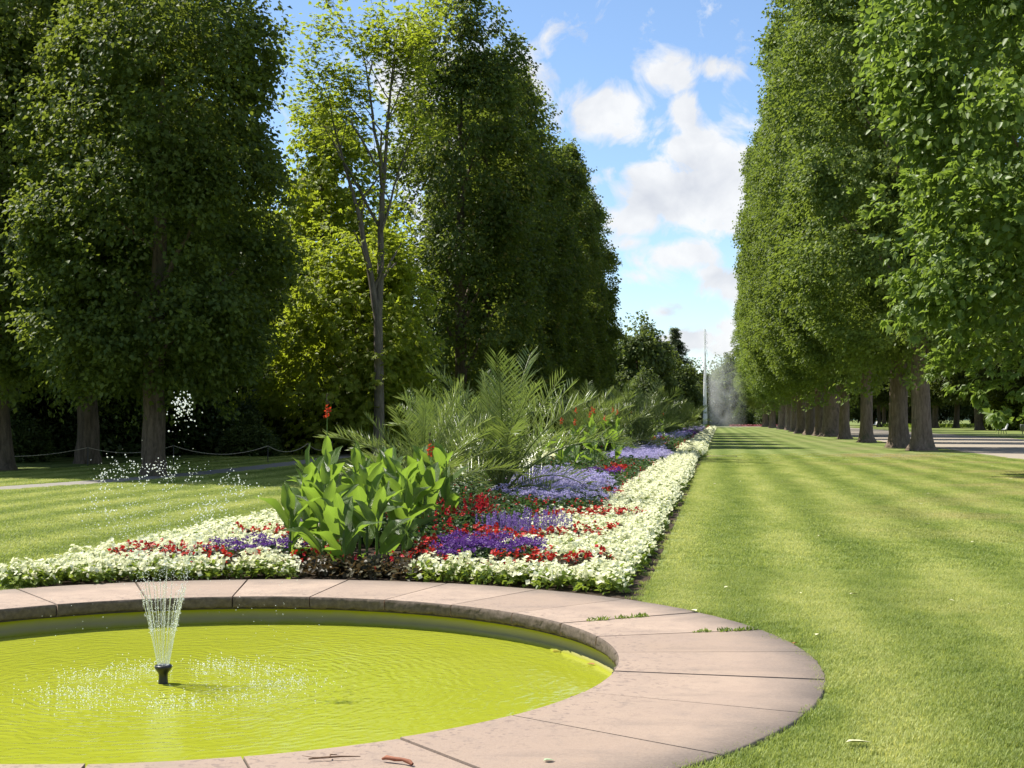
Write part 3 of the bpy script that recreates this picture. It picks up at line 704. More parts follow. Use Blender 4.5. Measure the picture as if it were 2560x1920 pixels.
# shrubs
SHR = [mesh_np('shrub_crown', crown(101+i, 700, 20, [(0,1.0),(.5,1.35),(1.2,1.3),(1.9,.8),(2.3,.25)], .05, 2.3, .17, .12, .3, .16, 'rhomb', amp=.14, inner=.2), [MAT['shrub']]) for i in range(2)]
def shrub(loc, sc, rz, lab, group=None, name='shrub', me=None, mi=0):
    o = link(name, me or SHR[mi], None, loc, (0, 0, rz), sc); tag(o, lab, 'shrub', group); return o
SB = [((-16.1,46.5,0),(.8,.8,.55),0,'small round dark shrub at the foot of the slim dark trunk'),
 ((-14.6,52,0),(1.2,1.2,1.0),1,'leafy shrub right of the round dark shrub, under the pale chestnut'),
 ((-13.2,53.5,0),(1.1,1.1,.75),2,'low layered shrub at the foot of the slender trunk'),
 ((-17.5,54,0),(1.5,1.3,1.4),3,'grey green shrub behind the round dark shrub'),
 ((-20.5,49,0),(1.6,1.6,1.3),4,'dark shrub filling the shade behind the fountain droplets'),
 ((-23,46,0),(1.7,1.6,1.4),5,'dark shrub in the shade right of the broad dark trunk'),
 ((-26.5,44,0),(1.8,1.6,1.5),.5,'dark shrub with lit leaves behind the rope'),
 ((-22.0,37.5,0),(.9,.9,.7),1.5,'small bright leaved shrub between the two shaded trunks'),
 ((-11.5,58,0),(1.3,1.3,1.2),2.5,'shrub showing between the slender trunk and the palm fronds'),
 ((-30,46,0),(2,1.8,1.7),3.5,'dark shrub at the left frame edge beyond the rope'),
 ((-12.2,64,0),(1.6,1.4,1.6),.9,'shrub at the foot of the tallest chestnut column')]
for i, (l, s, rz, lab) in enumerate(SB): shrub(l, s, rz, lab, 'shrubs along the left wood', mi=i % 2)
m_lit = SHR[0].copy(); m_lit.materials[0] = MAT['yellow']  # lit copy of the shrub: sunlight put into a brighter leaf colour
shrub((45.0,190,0), (3.0,3.0,2.5), 1, 'sunlit yellow green shrub behind the near white bench', me=m_lit)
tag(link('tall_grass', mesh_np('tall_grass', [leaves(np.c_[np.random.default_rng(1).uniform(34,75,1500), np.random.default_rng(2).uniform(240,262,1500), np.zeros(1500)], np.random.default_rng(3).normal(0,.3,(1500,3))+np.array([0,0,1]), np.tile([0,-1.,.2],(1500,1)), .9, .35, 'rhomb') + (0,)], [MAT['begonia_leaf']])), 'strip of tall pale grass in the sun beyond the park trees', 'grass', None, 'stuff')
# far end of the avenue
FT = mesh_np('far_crown', crown(111, 1300, 18, [(.3,3.2),(3,4.6),(8,4.4),(12,3.0),(15,.8)], .4, 15, .5, .38, .9, .16, 'rhomb', amp=.18, inner=.15), [MAT['far_tree']])
FTR = mesh_np('far_trunk', trunk(112, 12, .3, 5, 2, 3), [MAT['bark_dark']], True)
# fir: tiers of drooping boughs
def conifer(seed, H, R, tiers, zb):
    r = np.random.default_rng(seed); P_ = []; D_ = []; tb = [tube(np.array([[0,0,0],[0,0,H*.5],[0,0,H]]), [.35,.22,.03], 8) + (0,)]
    for k in range(tiers):
        z = zb + (H - zb)*(k/tiers)**.95; rad_ = R*(1 - (z - zb)/(H - zb))**.75*r.uniform(.75, 1.15) + .3
        for b in range(11):
            th = r.uniform(0, 6.28); d = np.array([math.cos(th), math.sin(th), 0]); u = np.linspace(.1, 1, int(8 + rad_*5))[:, None]
            rad_b = rad_*r.uniform(.7, 1.12); zj_ = r.uniform(-.55, .55)
            p = np.array([0, 0, z + zj_]) + d*u*rad_b + np.array([0, 0, 1])*(-.28*u*rad_ + .18*u*u*rad_)
            for s_ in range(3):
                P_.append(p + r.normal(0, .2, p.shape)*np.array([1, 1, .8])); D_.append(np.tile(d, (len(p), 1)) + r.normal(0, .8, p.shape)*np.array([1, 1, .3]))
    P_ = np.concatenate(P_); D_ = np.concatenate(D_)
    return tb, [leaves(P_, D_, np.tile([0, 0, 1.], (len(P_), 1)) + r.normal(0, .2, P_.shape), .55, .22, 'rhomb', .05, .25) + (0,)]
tb, cf = conifer(121, 20.5, 5.4, 24, 2.0)
o = tree('fir_tree', 'dark fir with tiered drooping boughs rising above the far trees', 'tree', (-5.6, 275, 0), mesh_np('fir_crown', cf, [MAT['conifer']]), mesh_np('fir_trunk', tb, [MAT['bark_dark']]))
FE = [(-10.6,226,0,1.28,'yellow green tree at the far end of the left row, leaning towards the sky gap'),
 (-9.0,262,1,.95,'pale round tree left of the fir'),(-5.0,248,2,.92,'bushy green tree standing before the fir'),(-2.0,300,3,.98,'pale green tree right of the fir'),
 (-8.0,205,4,.62,'dark low tree at the foot of the yellow green one'),(-1.5,285,5,.62,'low dark tree left of the tall jet'),
 (4.4,330,.6,1.15,'tree veiled by the spray right of the tall jet'),(7.6,322,1.9,1.22,'taller tree veiled by the spray next to the right row'),
 (10.5,318,2.8,.9,'tree beyond the end of the right row'),(1.6,335,3.9,.75,'low tree directly behind the tall jet'),(15,322,4.4,.9,'tree half hidden behind the far limes'),
 (-13,270,5.5,1.2,'tree behind the yellow green one'),(20,330,1.1,.9,'tree closing the view between the far lime trunks')]
for x, y, rz, sc, lab in FE:
    tree('far_tree', lab, 'tree', (x, y, 0), FT, FTR, rz, sc, 'trees closing the avenue')
for i, (x, y) in enumerate([(8.2,296),(10.6,298),(13.2,295),(4.6,300)]):
    shrub((x, y, 0), (1.7,1.5,1.6), i, ['light green shrub behind the red border, nearest the jet','light green shrub in the middle behind the red border','light green shrub at the right end of the red border','shrub low behind the veil of spray'][i], 'shrubs at the end of the avenue', mi=i % 2)
# wooded hill far off
n = 60; xs = np.linspace(-700, 900, n); hz = 95*np.exp(-((xs-160)/330)**2) + 8*np.sin(xs*.021) + 5*np.sin(xs*.07)
V = np.concatenate([np.c_[xs, np.full(n, 1500.), np.full(n, -1.)], np.c_[xs, np.full(n, 1750.), np.maximum(hz*.7, 1)], np.c_[xs, np.full(n, 2100.), np.maximum(hz, 1)], np.c_[xs, np.full(n, 2600.), np.full(n, -1.)]])
i0 = np.arange(3)[:, None]*n; j = np.arange(n-1)
F = np.stack([i0+j, i0+j+1, i0+n+j+1, i0+n+j], -1).reshape(-1, 4)
tag(link('hill', mesh_np('hill', [(V, F, 0)], [simple('wooded_hill', (.055,.085,.060), .95, .05, .05, .5)], True)), kind='structure')
# far red border
r = np.random.default_rng(8); Pq = np.c_[r.uniform(5.5, 16.5, 900), r.uniform(277.5, 279.5, 900), r.uniform(.05, .35, 900)]
tag(link('red_border', mesh_np('red_border', [leaves(Pq, r.normal(0, 1, (900, 3)), np.tile([0, -.5, 1.], (900, 1)), .25, .2) + (0,)], [leafmat('border_flower', (.10,.05,.04), (.30,.06,.07), (.2,.05,.05), .2)])), 'distant strip of red flowers across the end of the lawn', 'flowers', None, 'stuff')

# ------------------------------------------------------------------ benches, bin, rope, posts
bench = tag(link('park_bench', None, None, (32.7, 139.6, 0), (0, 0, 0)), 'white slatted bench by the gravel path, nearest the right edge', 'bench', 'white park benches')
for k in range(6):
    link('slat', mesh_np('slat', [box((-.28 + k*.1, 0, .44 + .012*abs(k-2.5)), (.08, 1.7, .03)) + (0,)], [MAT['white_paint']]), bench)
for k in range(6):
    link('slat', mesh_np('slat', [box((.30 + k*.035, 0, .54 + k*.095), (.03, 1.7, .075), 0, .35) + (0,)], [MAT['white_paint']]), bench)
for s_ in (-.65, .65):
    link('leg', mesh_np('leg', [tube([(-.25, s_, 0), (-.2, s_, .38), (.25, s_, .40), (.52, s_, 1.05)], .03, 6) + (0,), tube([(.3, s_, 0), (.22, s_, .4)], .03, 6) + (0,)], [MAT['iron']]), bench)
b2 = bench.copy(); COL.objects.link(b2); b2.location = (32.2, 255, 0); b2.rotation_euler = (0, 0, .15)
tag(b2, 'small distant white bench seen past the slim leaning lime trunk', 'bench', 'white park benches')
for ch in list(bench.children):
    c = ch.copy(); COL.objects.link(c); c.parent = b2
litter = tag(link('litter_bin', None, None, (34.8, 139.6, 0)), 'grey litter bin on a post beside the near white bench', 'bin')
V, F = lathe([(.02, .25), (.27, .27), (.30, .95), (.32, 1.0), (.28, 1.0), (.26, .4), (.02, .38)], 20)
link('bin_body', mesh_np('bin_body', [(V, F, 0)], [MAT['zinc']], True), litter)
link('post', mesh_np('post', [tube([(0, .36, 0), (0, .36, 1.1)], .04, 8) + (0,)], [MAT['iron']]), litter)
tag(link('stone_post', mesh_np('stone_post', [(lambda V, F: (V, F, 0))(*lathe([(.001, 1.9), (.22, 1.85), (.34, 1.6), (.34, 1.2), (.30, 0)], 12))], [MAT['post']], True), None, (42.6, 195, 0)), 'pale stone post in the sunny grass beside the slanting trunk', 'post')
rf = tag(link('rope_fence', None), 'low slack rope barrier on thin stakes along the shaded wood', 'fence')
stakes = [(-22.5,33.5,.62),(-17.2,33.8,.62),(-14.8,35.2,.66),(-12.6,38.5,.60),(-12.2,42.0,.62),(-12.4,46.0,.62)]
for x, y, h in stakes:
    link('stake', mesh_np('stake', [tube([(x, y, 0), (x, y, h + .03)], .018, 6) + (0,)], [MAT['iron']]), rf)
for (x0, y0, h0), (x1, y1, h1) in zip(stakes[:-1], stakes[1:]):
    u = np.linspace(0, 1, 12)[:, None]; p = np.array([x0, y0, h0])*(1-u) + np.array([x1, y1, h1])*u
    p[:, 2] -= .30*4*(u*(1-u))[:, 0]*min(1, math.hypot(x1-x0, y1-y0)/4)
    link('rope', mesh_np('rope', [tube(p, .011, 6) + (0,)], [MAT['rope']]), rf)

# ------------------------------------------------------------------ tall jet at the end of the bed
jet = tag(link('tall_fountain', None, None, (1.0, 226, 0)), 'tall white fountain jet at the far end of the avenue with drifting spray', 'fountain')
u = np.linspace(0, 1, 24); rng = np.random.default_rng(130)
FOAM = leafmat('jet_foam', (.88,.90,.90), (.94,.95,.95), (.95,.96,.96), .35, .6)
link('water_jet', mesh_np('water_jet', [tube(np.c_[.05*np.sin(u*9)*u, 0*u, u*13.0 + .02], .36*(1 - .8*u**1.3) + .03, 12, .05, rng) + (0,)], [FOAM], True), jet)
m, t, out = newmat('spray_mist')
tcn = N(t, 'ShaderNodeTexCoord'); s = N(t, 'ShaderNodeSeparateXYZ'); t.links.new(tcn.outputs['Object'], s.inputs[0])
x, y, z = s.outputs
nn = noise(t, tcn.outputs['Object'], .45, 4, .6, .5)
# spray falls in a veil from the top of the jet towards the right
top = M2(t, 'SUBTRACT', 15.6, M2(t, 'MULTIPLY', M2(t, 'MULTIPLY', x, x), .16))
d = mapr(t, M2(t, 'SUBTRACT', top, z), 0, 3.5)
d = M2(t, 'MULTIPLY', d, mapr(t, x, 0.35, 1.1)); d = M2(t, 'MULTIPLY', d, mapr(t, x, 7.2, 2.0))
d = M2(t, 'MULTIPLY', d, mapr(t, M2(t, 'ABSOLUTE', y), 2.9, .8)); d = M2(t, 'MULTIPLY', d, mapr(t, z, 0, 2.0, .5, 1))
d = M2(t, 'MULTIPLY', d, mapr(t, nn.outputs[0], .30, .72))
pv = N(t, 'ShaderNodeVolumePrincipled'); pv.inputs['Color'].default_value = (1,1,1,1); pv.inputs['Anisotropy'].default_value = 0.0
t.links.new(M2(t, 'MULTIPLY', d, .22), pv.inputs['Density']); t.links.new(pv.outputs[0], out.inputs['Volume'])
rj = np.random.default_rng(131); nj = 1500
zj = 17.0*rj.random(nj)**.6; xj = np.abs(rj.normal(0, .20, nj))*(1.15 - .5*zj/17)*(1 + 3.0*(rj.random(nj) < .35)*rj.random(nj)*np.clip((17 - zj)/6, .3, 1.6)) - .12
o = link('spray_droplets', mesh_np('spray_droplets', [spheres(np.c_[xj, rj.normal(0, .2, nj), zj], rj.uniform(.02, .065, nj)) + (0,)], [FOAM], True), jet); o['kind'] = 'stuff'
V, F = box((3.5, 0, 8.0), (7.4, 6, 15.9)); o = link('spray_mist', mesh_np('spray_mist', [(V, F, 0)], [m]), jet); o['kind'] = 'stuff'

# ------------------------------------------------------------------ the small fountain
fo = tag(link('small_fountain', None, None, tuple(NOZ)), 'small fountain throwing thin sunlit streams from a black nozzle in the pool', 'fountain')
V, F = lathe([(.001,-.2),(.034,-.2),(.034,-.02),(.030,.02),(.030,.045),(.036,.060),(.050,.078),(.058,.092),(.058,.104),(.050,.112),(.046,.106),(.001,.104)], 28)
link('nozzle', mesh_np('nozzle', [(V, F, 0)], [MAT['plastic']], True), fo)
rng = np.random.default_rng(140); drops = []; dr = []
NS = 20; g_ = 9.81
for k in range(NS + 1):
    th = k/NS*2*PI + rng.normal(0, .05); vz = rng.uniform(4.5, 5.2) if k < NS else 5.9
    vr_ = rng.uniform(.74, 1.02) if k < NS else .12
    vx = vr_*math.cos(th) + .04; vy = vr_*math.sin(th)*.9
    T = 2*vz/g_
    tt = np.linspace(0, .125, 9)
    p0 = np.array([.036*math.cos(th), .036*math.sin(th), .104]) if k < NS else np.array([0, 0, .104])
    traj = lambda tq: p0 + np.stack([vx*tq + .10*tq*tq, vy*tq, vz*tq - .5*g_*tq*tq], -1)
    link('water_stream', mesh_np('water_stream', [tube(traj(tt), np.linspace(.0034, .0026, 9), 6) + (0,)], [MAT['stream']], True), fo)
    # the stream breaks into drops on its way up, gathers at the crest and rains down
    n1 = 110; tq = .05 + .27*rng.random(n1)**1.3; p = traj(tq) + rng.normal(0, 1, (n1, 3))*(.004 + .05*tq)[:, None]*np.array([1, 1, .5]); drops.append(p); dr.append(rng.uniform(.0014, .0032, n1))
    n2 = 26 if k < NS else 130; tq = T/2 + rng.normal(0, .085, n2); p = traj(tq) + rng.normal(0, .030, (n2, 3))*np.array([1, 1, 1.2]); drops.append(p); dr.append(rng.uniform(.0022, .0058, n2)*(1 if k < NS else 1.25))
    n3 = 24; tq = rng.uniform(T*.28, T*.98, n3); p = traj(tq) + rng.normal(0, 1, (n3, 3))*(.03 + .06*tq)[:, None]; drops.append(p); dr.append(rng.uniform(.0012, .0032, n3))
# splashes where the drops land
n4 = 2600; th = rng.uniform(0, 2*PI, n4); r_ = np.abs(rng.normal(.68, .17, n4)); cl = (np.sin(th*5 + 1) + np.sin(th*9) > rng.uniform(-2.2, 1.2, n4))
p = np.stack([.12 + r_*np.cos(th)*1.05, r_*np.sin(th), rng.exponential(.013, n4) - .014], 1)[cl]
drops.append(p); dr.append(rng.uniform(.0018, .0050, len(p)))
drops = np.concatenate(drops); dr = np.concatenate(dr); ok = drops[:, 2] > -.016; drops = drops[ok]; dr = dr[ok]
o = link('water_droplets', mesh_np('water_droplets', [spheres(drops, dr) + (0,)], [MAT['drop']], True), fo); o['kind'] = 'stuff'

# ------------------------------------------------------------------ instancing of uncountable cover by geometry nodes
def scatter(name, pts, rot, scl, src_me, kind='stuff', **kw):
    me = bpy.data.meshes.new(name); me.vertices.add(len(pts)); me.vertices.foreach_set('co', np.asarray(pts, np.float32).ravel())
    a1 = me.attributes.new('rot', 'FLOAT_VECTOR', 'POINT'); a1.data.foreach_set('vector', np.asarray(rot, np.float32).ravel())
    a2 = me.attributes.new('scl', 'FLOAT', 'POINT'); a2.data.foreach_set('value', np.asarray(scl, np.float32))
    for m_ in src_me.materials: me.materials.append(m_)
    src = bpy.data.objects.new(name + '_piece', src_me)
    o = link(name, me)
    ng = bpy.data.node_groups.new(name, 'GeometryNodeTree')
    ng.interface.new_socket('Geometry', in_out='INPUT', socket_type='NodeSocketGeometry'); ng.interface.new_socket('Geometry', in_out='OUTPUT', socket_type='NodeSocketGeometry')
    gi = ng.nodes.new('NodeGroupInput'); go = ng.nodes.new('NodeGroupOutput')
    oi = ng.nodes.new('GeometryNodeObjectInfo'); oi.inputs['Object'].default_value = src; oi.inputs['As Instance'].default_value = True
    ip = ng.nodes.new('GeometryNodeInstanceOnPoints')
    r1 = ng.nodes.new('GeometryNodeInputNamedAttribute'); r1.data_type = 'FLOAT_VECTOR'; r1.inputs[0].default_value = 'rot'
    r2 = ng.nodes.new('GeometryNodeInputNamedAttribute'); r2.data_type = 'FLOAT'; r2.inputs[0].default_value = 'scl'
    L = ng.links.new
    L(gi.outputs[0], ip.inputs['Points']); L(oi.outputs['Geometry'], ip.inputs['Instance'])
    L(r1.outputs['Attribute'], ip.inputs['Rotation']); L(r2.outputs['Attribute'], ip.inputs['Scale']); L(ip.outputs[0], go.inputs[0])
    md = o.modifiers.new('scatter', 'NODES'); md.node_group = ng
    tag(o, kind=kind, **kw); return o

# ------------------------------------------------------------------ bedding plants
def mound(rng, n, R, H, L, Wd, shape='hex'):
    r = R*np.sqrt(rng.random(n)); th = rng.random(n)*2*PI
    z = H*(1 - (r/R)**2*.6)*rng.uniform(.25, 1, n)
    P_ = np.stack([r*np.cos(th)*.8, r*np.sin(th)*.8, z*.85], 1); O = np.stack([np.cos(th), np.sin(th), 0*th], 1)
    D = unit(O*.8 + rng.normal(0, .5, (n, 3)) + np.array([0, 0, .35])); Nn = unit(np.array([0, 0, 1.]) + O*.3 + rng.normal(0, .35, (n, 3)))
    return leaves(P_, D, Nn, L*rng.uniform(.7, 1.2, n), Wd*rng.uniform(.7, 1.2, n), shape, .15, .25)
def blossoms(rng, C, r, n=5, up=.8):
    """small cupped flowers: a ring of n petals each"""
    m_ = len(C); Nn = unit(rng.normal(0, .5, (m_, 3)) + np.array([0, 0, up])); ref = unit(np.cross(Nn, rng.normal(0, 1, (m_, 3)))); Sd = np.cross(Nn, ref)
    P_ = []; D_ = []; N_ = []
    for q in range(n):
        an = q*2*PI/n
        D_.append(ref*math.cos(an) + Sd*math.sin(an) + Nn*.35); P_.append(C); N_.append(Nn)
    rr_ = np.broadcast_to(r, m_); rr_ = np.tile(rr_, n)
    return leaves(np.concatenate(P_), np.concatenate(D_), np.concatenate(N_), rr_, rr_*1.05, 'rhomb', .1, 0)
def begonia(seed, nl, nf, R, H, fr):
    r = np.random.default_rng(seed)
    fol = mound(r, nl, R, H, .062, .055)
    nc = max(2, nf//3); rr_ = R*1.02*np.sqrt(r.random(nc)); th = r.random(nc)*2*PI
    C = np.stack([rr_*np.cos(th), rr_*np.sin(th), H*(1 - (rr_/R)**2*.55)*r.uniform(.88, 1.18, nc)], 1)
    C = np.repeat(C, 3, 0)[:nf] ; nf = len(C); C = C + r.normal(0, fr*.55, C.shape)
    return fol, blossoms(r, C, fr*r.uniform(.75, 1.2, nf), 4)
def heads(seed, nl, nh, R, H, hr, leafL, leafW, npf=16, br=.011, spread=.9):
    r = np.random.default_rng(seed); fol = mound(r, nl, R, H*.85, leafL, leafW)
    rr_ = R*spread*np.sqrt(r.random(nh)); th = r.random(nh)*2*PI
    C = np.stack([rr_*np.cos(th), rr_*np.sin(th), H*(1 - (rr_/R)**2*.35)*r.uniform(.85, 1.1, nh)], 1)
    q = np.repeat(C, npf, 0); q = q + r.normal(0, 1, q.shape)*hr*np.array([.6, .6, .22])
    return fol, blossoms(r, q, br, 4)
def spikes(seed, nl, ns, R, H, leafL, leafW, sl=.16, sr=.012, npf=26, br=.010):
    r = np.random.default_rng(seed); fol = mound(r, nl, R, H*.62, leafL, leafW)
    rr_ = R*.9*np.sqrt(r.random(ns)); th = r.random(ns)*2*PI
    top = np.stack([rr_*np.cos(th), rr_*np.sin(th), H*r.uniform(.82, 1.12, ns)], 1)
    k = np.repeat(np.arange(ns), npf); u_ = r.random(len(k))
    q = top[k]; q[:, 2] -= u_*sl; q[:, :2] += r.normal(0, 1, (len(k), 2))*sr*(.4 + .6*u_)[:, None]
    return fol, blossoms(r, q, br, 3, .3)
KINDS = {
 'white': dict(name='white_begonia', mats=('begonia_leaf', 'white_petal'), gen=[begonia(200+i, 70, 39, .145, .20, .029) for i in range(5)]),
 'red': dict(name='red_begonia', mats=('bronze_leaf', 'red_petal'), gen=[begonia(210+i, 64, 21, .13, .25, .024) for i in range(4)]),
 'crimson': dict(name='crimson_salvia', mats=('helio_leaf', 'crimson_petal'), gen=[spikes(220+i, 52, 3, .14, .46, .07, .04, .10, .020, 13, .019) for i in range(3)]),
 'helio': dict(name='purple_heliotrope', mats=('helio_leaf', 'purple_petal'), gen=[heads(230+i, 84, 5, .17, .31, .055, .085, .05, 30, .013) for i in range(3)]),
 'ageratum': dict(name='lavender_ageratum', mats=('helio_leaf', 'lavender_petal'), gen=[heads(240+i, 90, 9, .19, .40, .042, .06, .045, 18, .012) for i in range(3)]),
 'salvia': dict(name='purple_salvia', mats=('grey_leaf', 'salvia_petal'), gen=[spikes(250+i, 90, 9, .16, .34, .065, .03, .17, .010, 26, .011) for i in range(3)]),
 'foliage': dict(name='bronze_bedding_plant', mats=('bronze_leaf', 'crimson_petal'), gen=[begonia(260+i, 70, 2, .15, .22, .018) for i in range(3)]),
 'green': dict(name='leafy_bedding_plant', mats=('helio_leaf', 'crimson_petal'), gen=[begonia(270+i, 75, 2, .19, .42, .022) for i in range(3)]),
}
for k, d in KINDS.items():
    d['fol'] = []; d['flo'] = []; d['both'] = None
    for fo_, fl_ in d['gen']:
        d['fol'].append(mesh_np(d['name'] + '_foliage', [fo_ + (0,)], [MAT[d['mats'][0]]]))
        d['flo'].append(mesh_np(d['name'] + '_flowers', [fl_ + (0,)], [MAT[d['mats'][1]]]))
    d['both'] = mesh_np(d['name'] + '_plant', [d['gen'][0][0] + (0,), d['gen'][0][1] + (1,)], [MAT[q] for q in d['mats']])
def inside(x, y, poly):
    c = False; n = len(poly)
    for i in range(n):
        x0, y0 = poly[i]; x1, y1 = poly[(i+1) % n]
        if (y0 > y) != (y1 > y) and x < (x1-x0)*(y-y0)/(y1-y0) + x0: c = not c
    return c
POLY = [
 ('foliage', [(-.55,4.0),(-.35,4.0),(.05,4.1),(.55,4.05),(.6,4.6),(.2,5.2),(-.5,5.0)]),
 ('helio', [(.62,4.55),(.55,5.7),(1.05,5.75),(1.62,5.45),(1.68,4.75),(1.1,4.35)]),
 ('red', [(.40,4.45),(.75,4.2),(1.5,4.1),(2.1,4.0),(2.45,4.35),(2.35,4.95),(2.0,4.75),(1.7,4.8),(1.1,4.45),(.6,4.6),(.35,6.2),(.25,6.0)]),
 ('salvia', [(.62,8.0),(.5,9.2),(1.35,9.4),(1.62,8.3),(1.1,7.8)]),
 ('red', [(.35,6.8),(.40,8.6),(.75,8.2),(1.05,7.5),(1.65,8.05),(2.30,8.75),(2.32,8.1),(1.75,7.4),(1.05,6.7),(.7,6.5)]),
 ('crimson', [(-.2,7.8),(-.55,12.3),(.1,12.4),(.5,9.9),(.62,7.9),(.45,6.2),(.25,6.3)]),
 ('red', [(.9,10.2),(1.75,10.6),(2.42,10.9),(2.42,11.6),(1.75,11.6),(1.0,11.3)]),
 ('ageratum', [(-.1,13.6),(-.4,17.5),(-.4,22),(.4,21),(1.4,17.0),(1.65,13.6),(1.4,12.8),(.6,12.6)]),
 ('red', [(1.3,15.3),(1.75,15.2),(1.85,16.4),(1.4,16.6)]),
 ('helio', [(.3,21.7),(.3,23.5),(1.4,22.8),(1.3,21.0)]),
 ('red', [(.6,23.2),(.5,30),(1.5,27.5),(1.3,19.0)]),
 ('ageratum', [(.2,31.5),(-.3,47),(1.2,47),(1.75,36),(1.5,30.5)]),
 ('crimson', [(.3,48),(.3,56),(1.3,55),(1.4,48)]),
 ('ageratum', [(.2,60),(.2,84),(1.5,84),(1.5,62)]),
 ('helio', [(.1,85),(.1,120),(1.6,120),(1.6,84)]),
 ('ageratum', [(.0,121),(.0,150),(1.7,150),(1.7,120)]),
 ('helio', [(-1.95,4.4),(-1.72,5.4),(-1.2,5.3),(-.75,5.0),(-.75,4.5),(-1.3,4.35)]),
 ('red', [(-2.62,4.0),(-2.55,4.65),(-2.0,4.95),(-1.75,5.4),(-2.0,4.5),(-1.3,4.25),(-.7,4.4),(-.6,5.1),(-.45,4.9),(-.5,4.15),(-1.4,3.95),(-2.0,4.1)]),
 ('red', [(-2.55,7.5),(-1.65,7.6),(-1.2,6.6),(-1.4,6.4),(-1.8,7.1),(-2.5,7.1)]),
 ('salvia', [(-2.1,8.0),(-1.6,7.7),(-1.5,9.5),(-2.0,10)]),
]
DY = .42
def kind_at(x, y):
    for k, p in POLY:
        if inside(x, y - (DY if k in ('red', 'helio') and p[0][1] < 5.5 else 0), p): return k
    if y < 4.9 and -.55 < x < .62: return 'foliage'
    if math.hypot(x, y) < 4.85 and not -.6 < x < .62: return 'white'
    ax = 1.62 if x > 0 else 1.45
    if y < 8:  ax = .75 if x > 0 else .95
    elif y < 12 and x > 0: ax = .9
    if abs(x) > ax: return 'white'
    if y < 7.5 and abs(x) < ax: return None if -1.3 < x < .35 and y > 4.9 else 'foliage'
    return 'green'
rng = np.random.default_rng(300); PL = {k: [] for k in KINDS}
y = 3.0
while y < 226:
    sp = .205 if y < 14 else (.26 if y < 45 else .40)
    x = -3.0 + rng.uniform(0, sp*.5)
    while x < 2.70:
        px, py = x + rng.normal(0, sp*.13), y + rng.normal(0, sp*.13)
        if math.hypot(px, py) > 4.30 and -3.04 < px < 2.72:
            k = kind_at(px + rng.normal(0, .03), py + rng.normal(0, .03))
            keep = {'ageratum': .52, 'salvia': .5, 'helio': .5, 'crimson': .12, 'red': .85}.get(k, 1)
            if rng.random() > keep:
                if k == 'ageratum' or k == 'salvia': k = None
                elif k == 'crimson': k = 'green' if rng.random() < .6 else 'foliage'
                else: k = 'foliage' if rng.random() < .5 else None
            if k and not (y > 60 and abs(px) < .5 and k == 'green'): PL[k].append((px, py, sp/.205 if sp < .3 else 1.7))
        x += sp
    y += sp*.88
CX, CY = 3.514, -8.603
def zone(k, x, y):
    side = 'left' if x < -.2 else 'right'
    if k == 'white':
        r_ = math.hypot(x, y)
        if r_ < 4.9: return 'white begonia in the front rows along the pool rim, %s of the bronze plants' % side
        if side == 'right':
            if y < 7.6: return 'white begonia on the right side between the first and second red bands'
            return 'white begonia on the right side beyond the second red band, near the lawn edge'
        if y < 7.0: return 'white begonia at the left lawn edge, around the left red and purple clumps'
        return 'white begonia at the left lawn edge, behind the rear red band beside the cannas'
    if k == 'red':
        if side == 'left': return 'red begonia in the band left of the cannas, ' + ('near the pool rim' if y < 6 else 'in the rear among white begonias')
        return 'red begonia with bronze leaves in the ' + ('front band round the right dark purple clump' if y < 6 else 'second band before the purple salvia' if y < 9 else 'third band between salvia and lavender' if y < 12 else 'patches beyond the near lavender patch')
    if k == 'helio': return 'dark purple heliotrope in the clump left of the cannas' if side == 'left' else ('dark purple heliotrope in the clump near the rim, right of the cannas' if y < 8 else 'dark purple heliotrope in the patches behind the near lavender patch')
    if k == 'ageratum': return 'lavender blue ageratum in the ' + ('near lavender patch right of the largest palm' if y < 26 else 'second lavender patch along the bed')
    if k == 'salvia': return 'grey leaved salvia behind the left white begonias' if side == 'left' else 'purple spiked salvia with grey leaves before the near lavender patch'
    if k == 'crimson': return 'upright dark red flower spike plant right of the cannas, under the palms' if y < 20 else 'upright dark red flower spike plant in the far part of the bed'
    if k == 'foliage': return 'bronze leaved plant with few flowers ' + ('at the pool rim before the foremost cannas' if y < 5 else 'filling gaps between the colour bands')
    return 'leafy green plant under the palms, on the %s side of the bed' % side
for k, pts in PL.items():
    d = KINDS[k]; pts = sorted(pts, key=lambda q: (q[0]-CX)**2 + (q[1]-CY)**2)
    near = [q for q in pts if q[1] < 60][:300]; far = pts[len(near):]
    for i, (x, y, s_) in enumerate(near):
        v = i % len(d['fol'])
        sz = s_*rng.uniform(.88, 1.15)
        o = link(d['name'], d['fol'][v], None, (x, y, .004), (rng.normal(0, .06), rng.normal(0, .06), rng.uniform(0, 6.28)), sz)
        lab = zone(k, x, y); tag(o, lab, 'flower' if k not in ('foliage', 'green') else 'plant', lab)
        link('flowers', d['flo'][v], o)['kind'] = 'stuff'
    if far:
        f = np.array(far)
        scatter(d['name'] + '_bedding', np.c_[f[:, :2], np.full(len(f), .004)], np.c_[np.zeros((len(f), 2)), rng.uniform(0, 6.28, len(f))], f[:, 2]*rng.uniform(.88, 1.15, len(f)), d['both'],
                label='far bedding of ' + d['name'].replace('_', ' ') + ' running on down the long bed', cat='flowers')

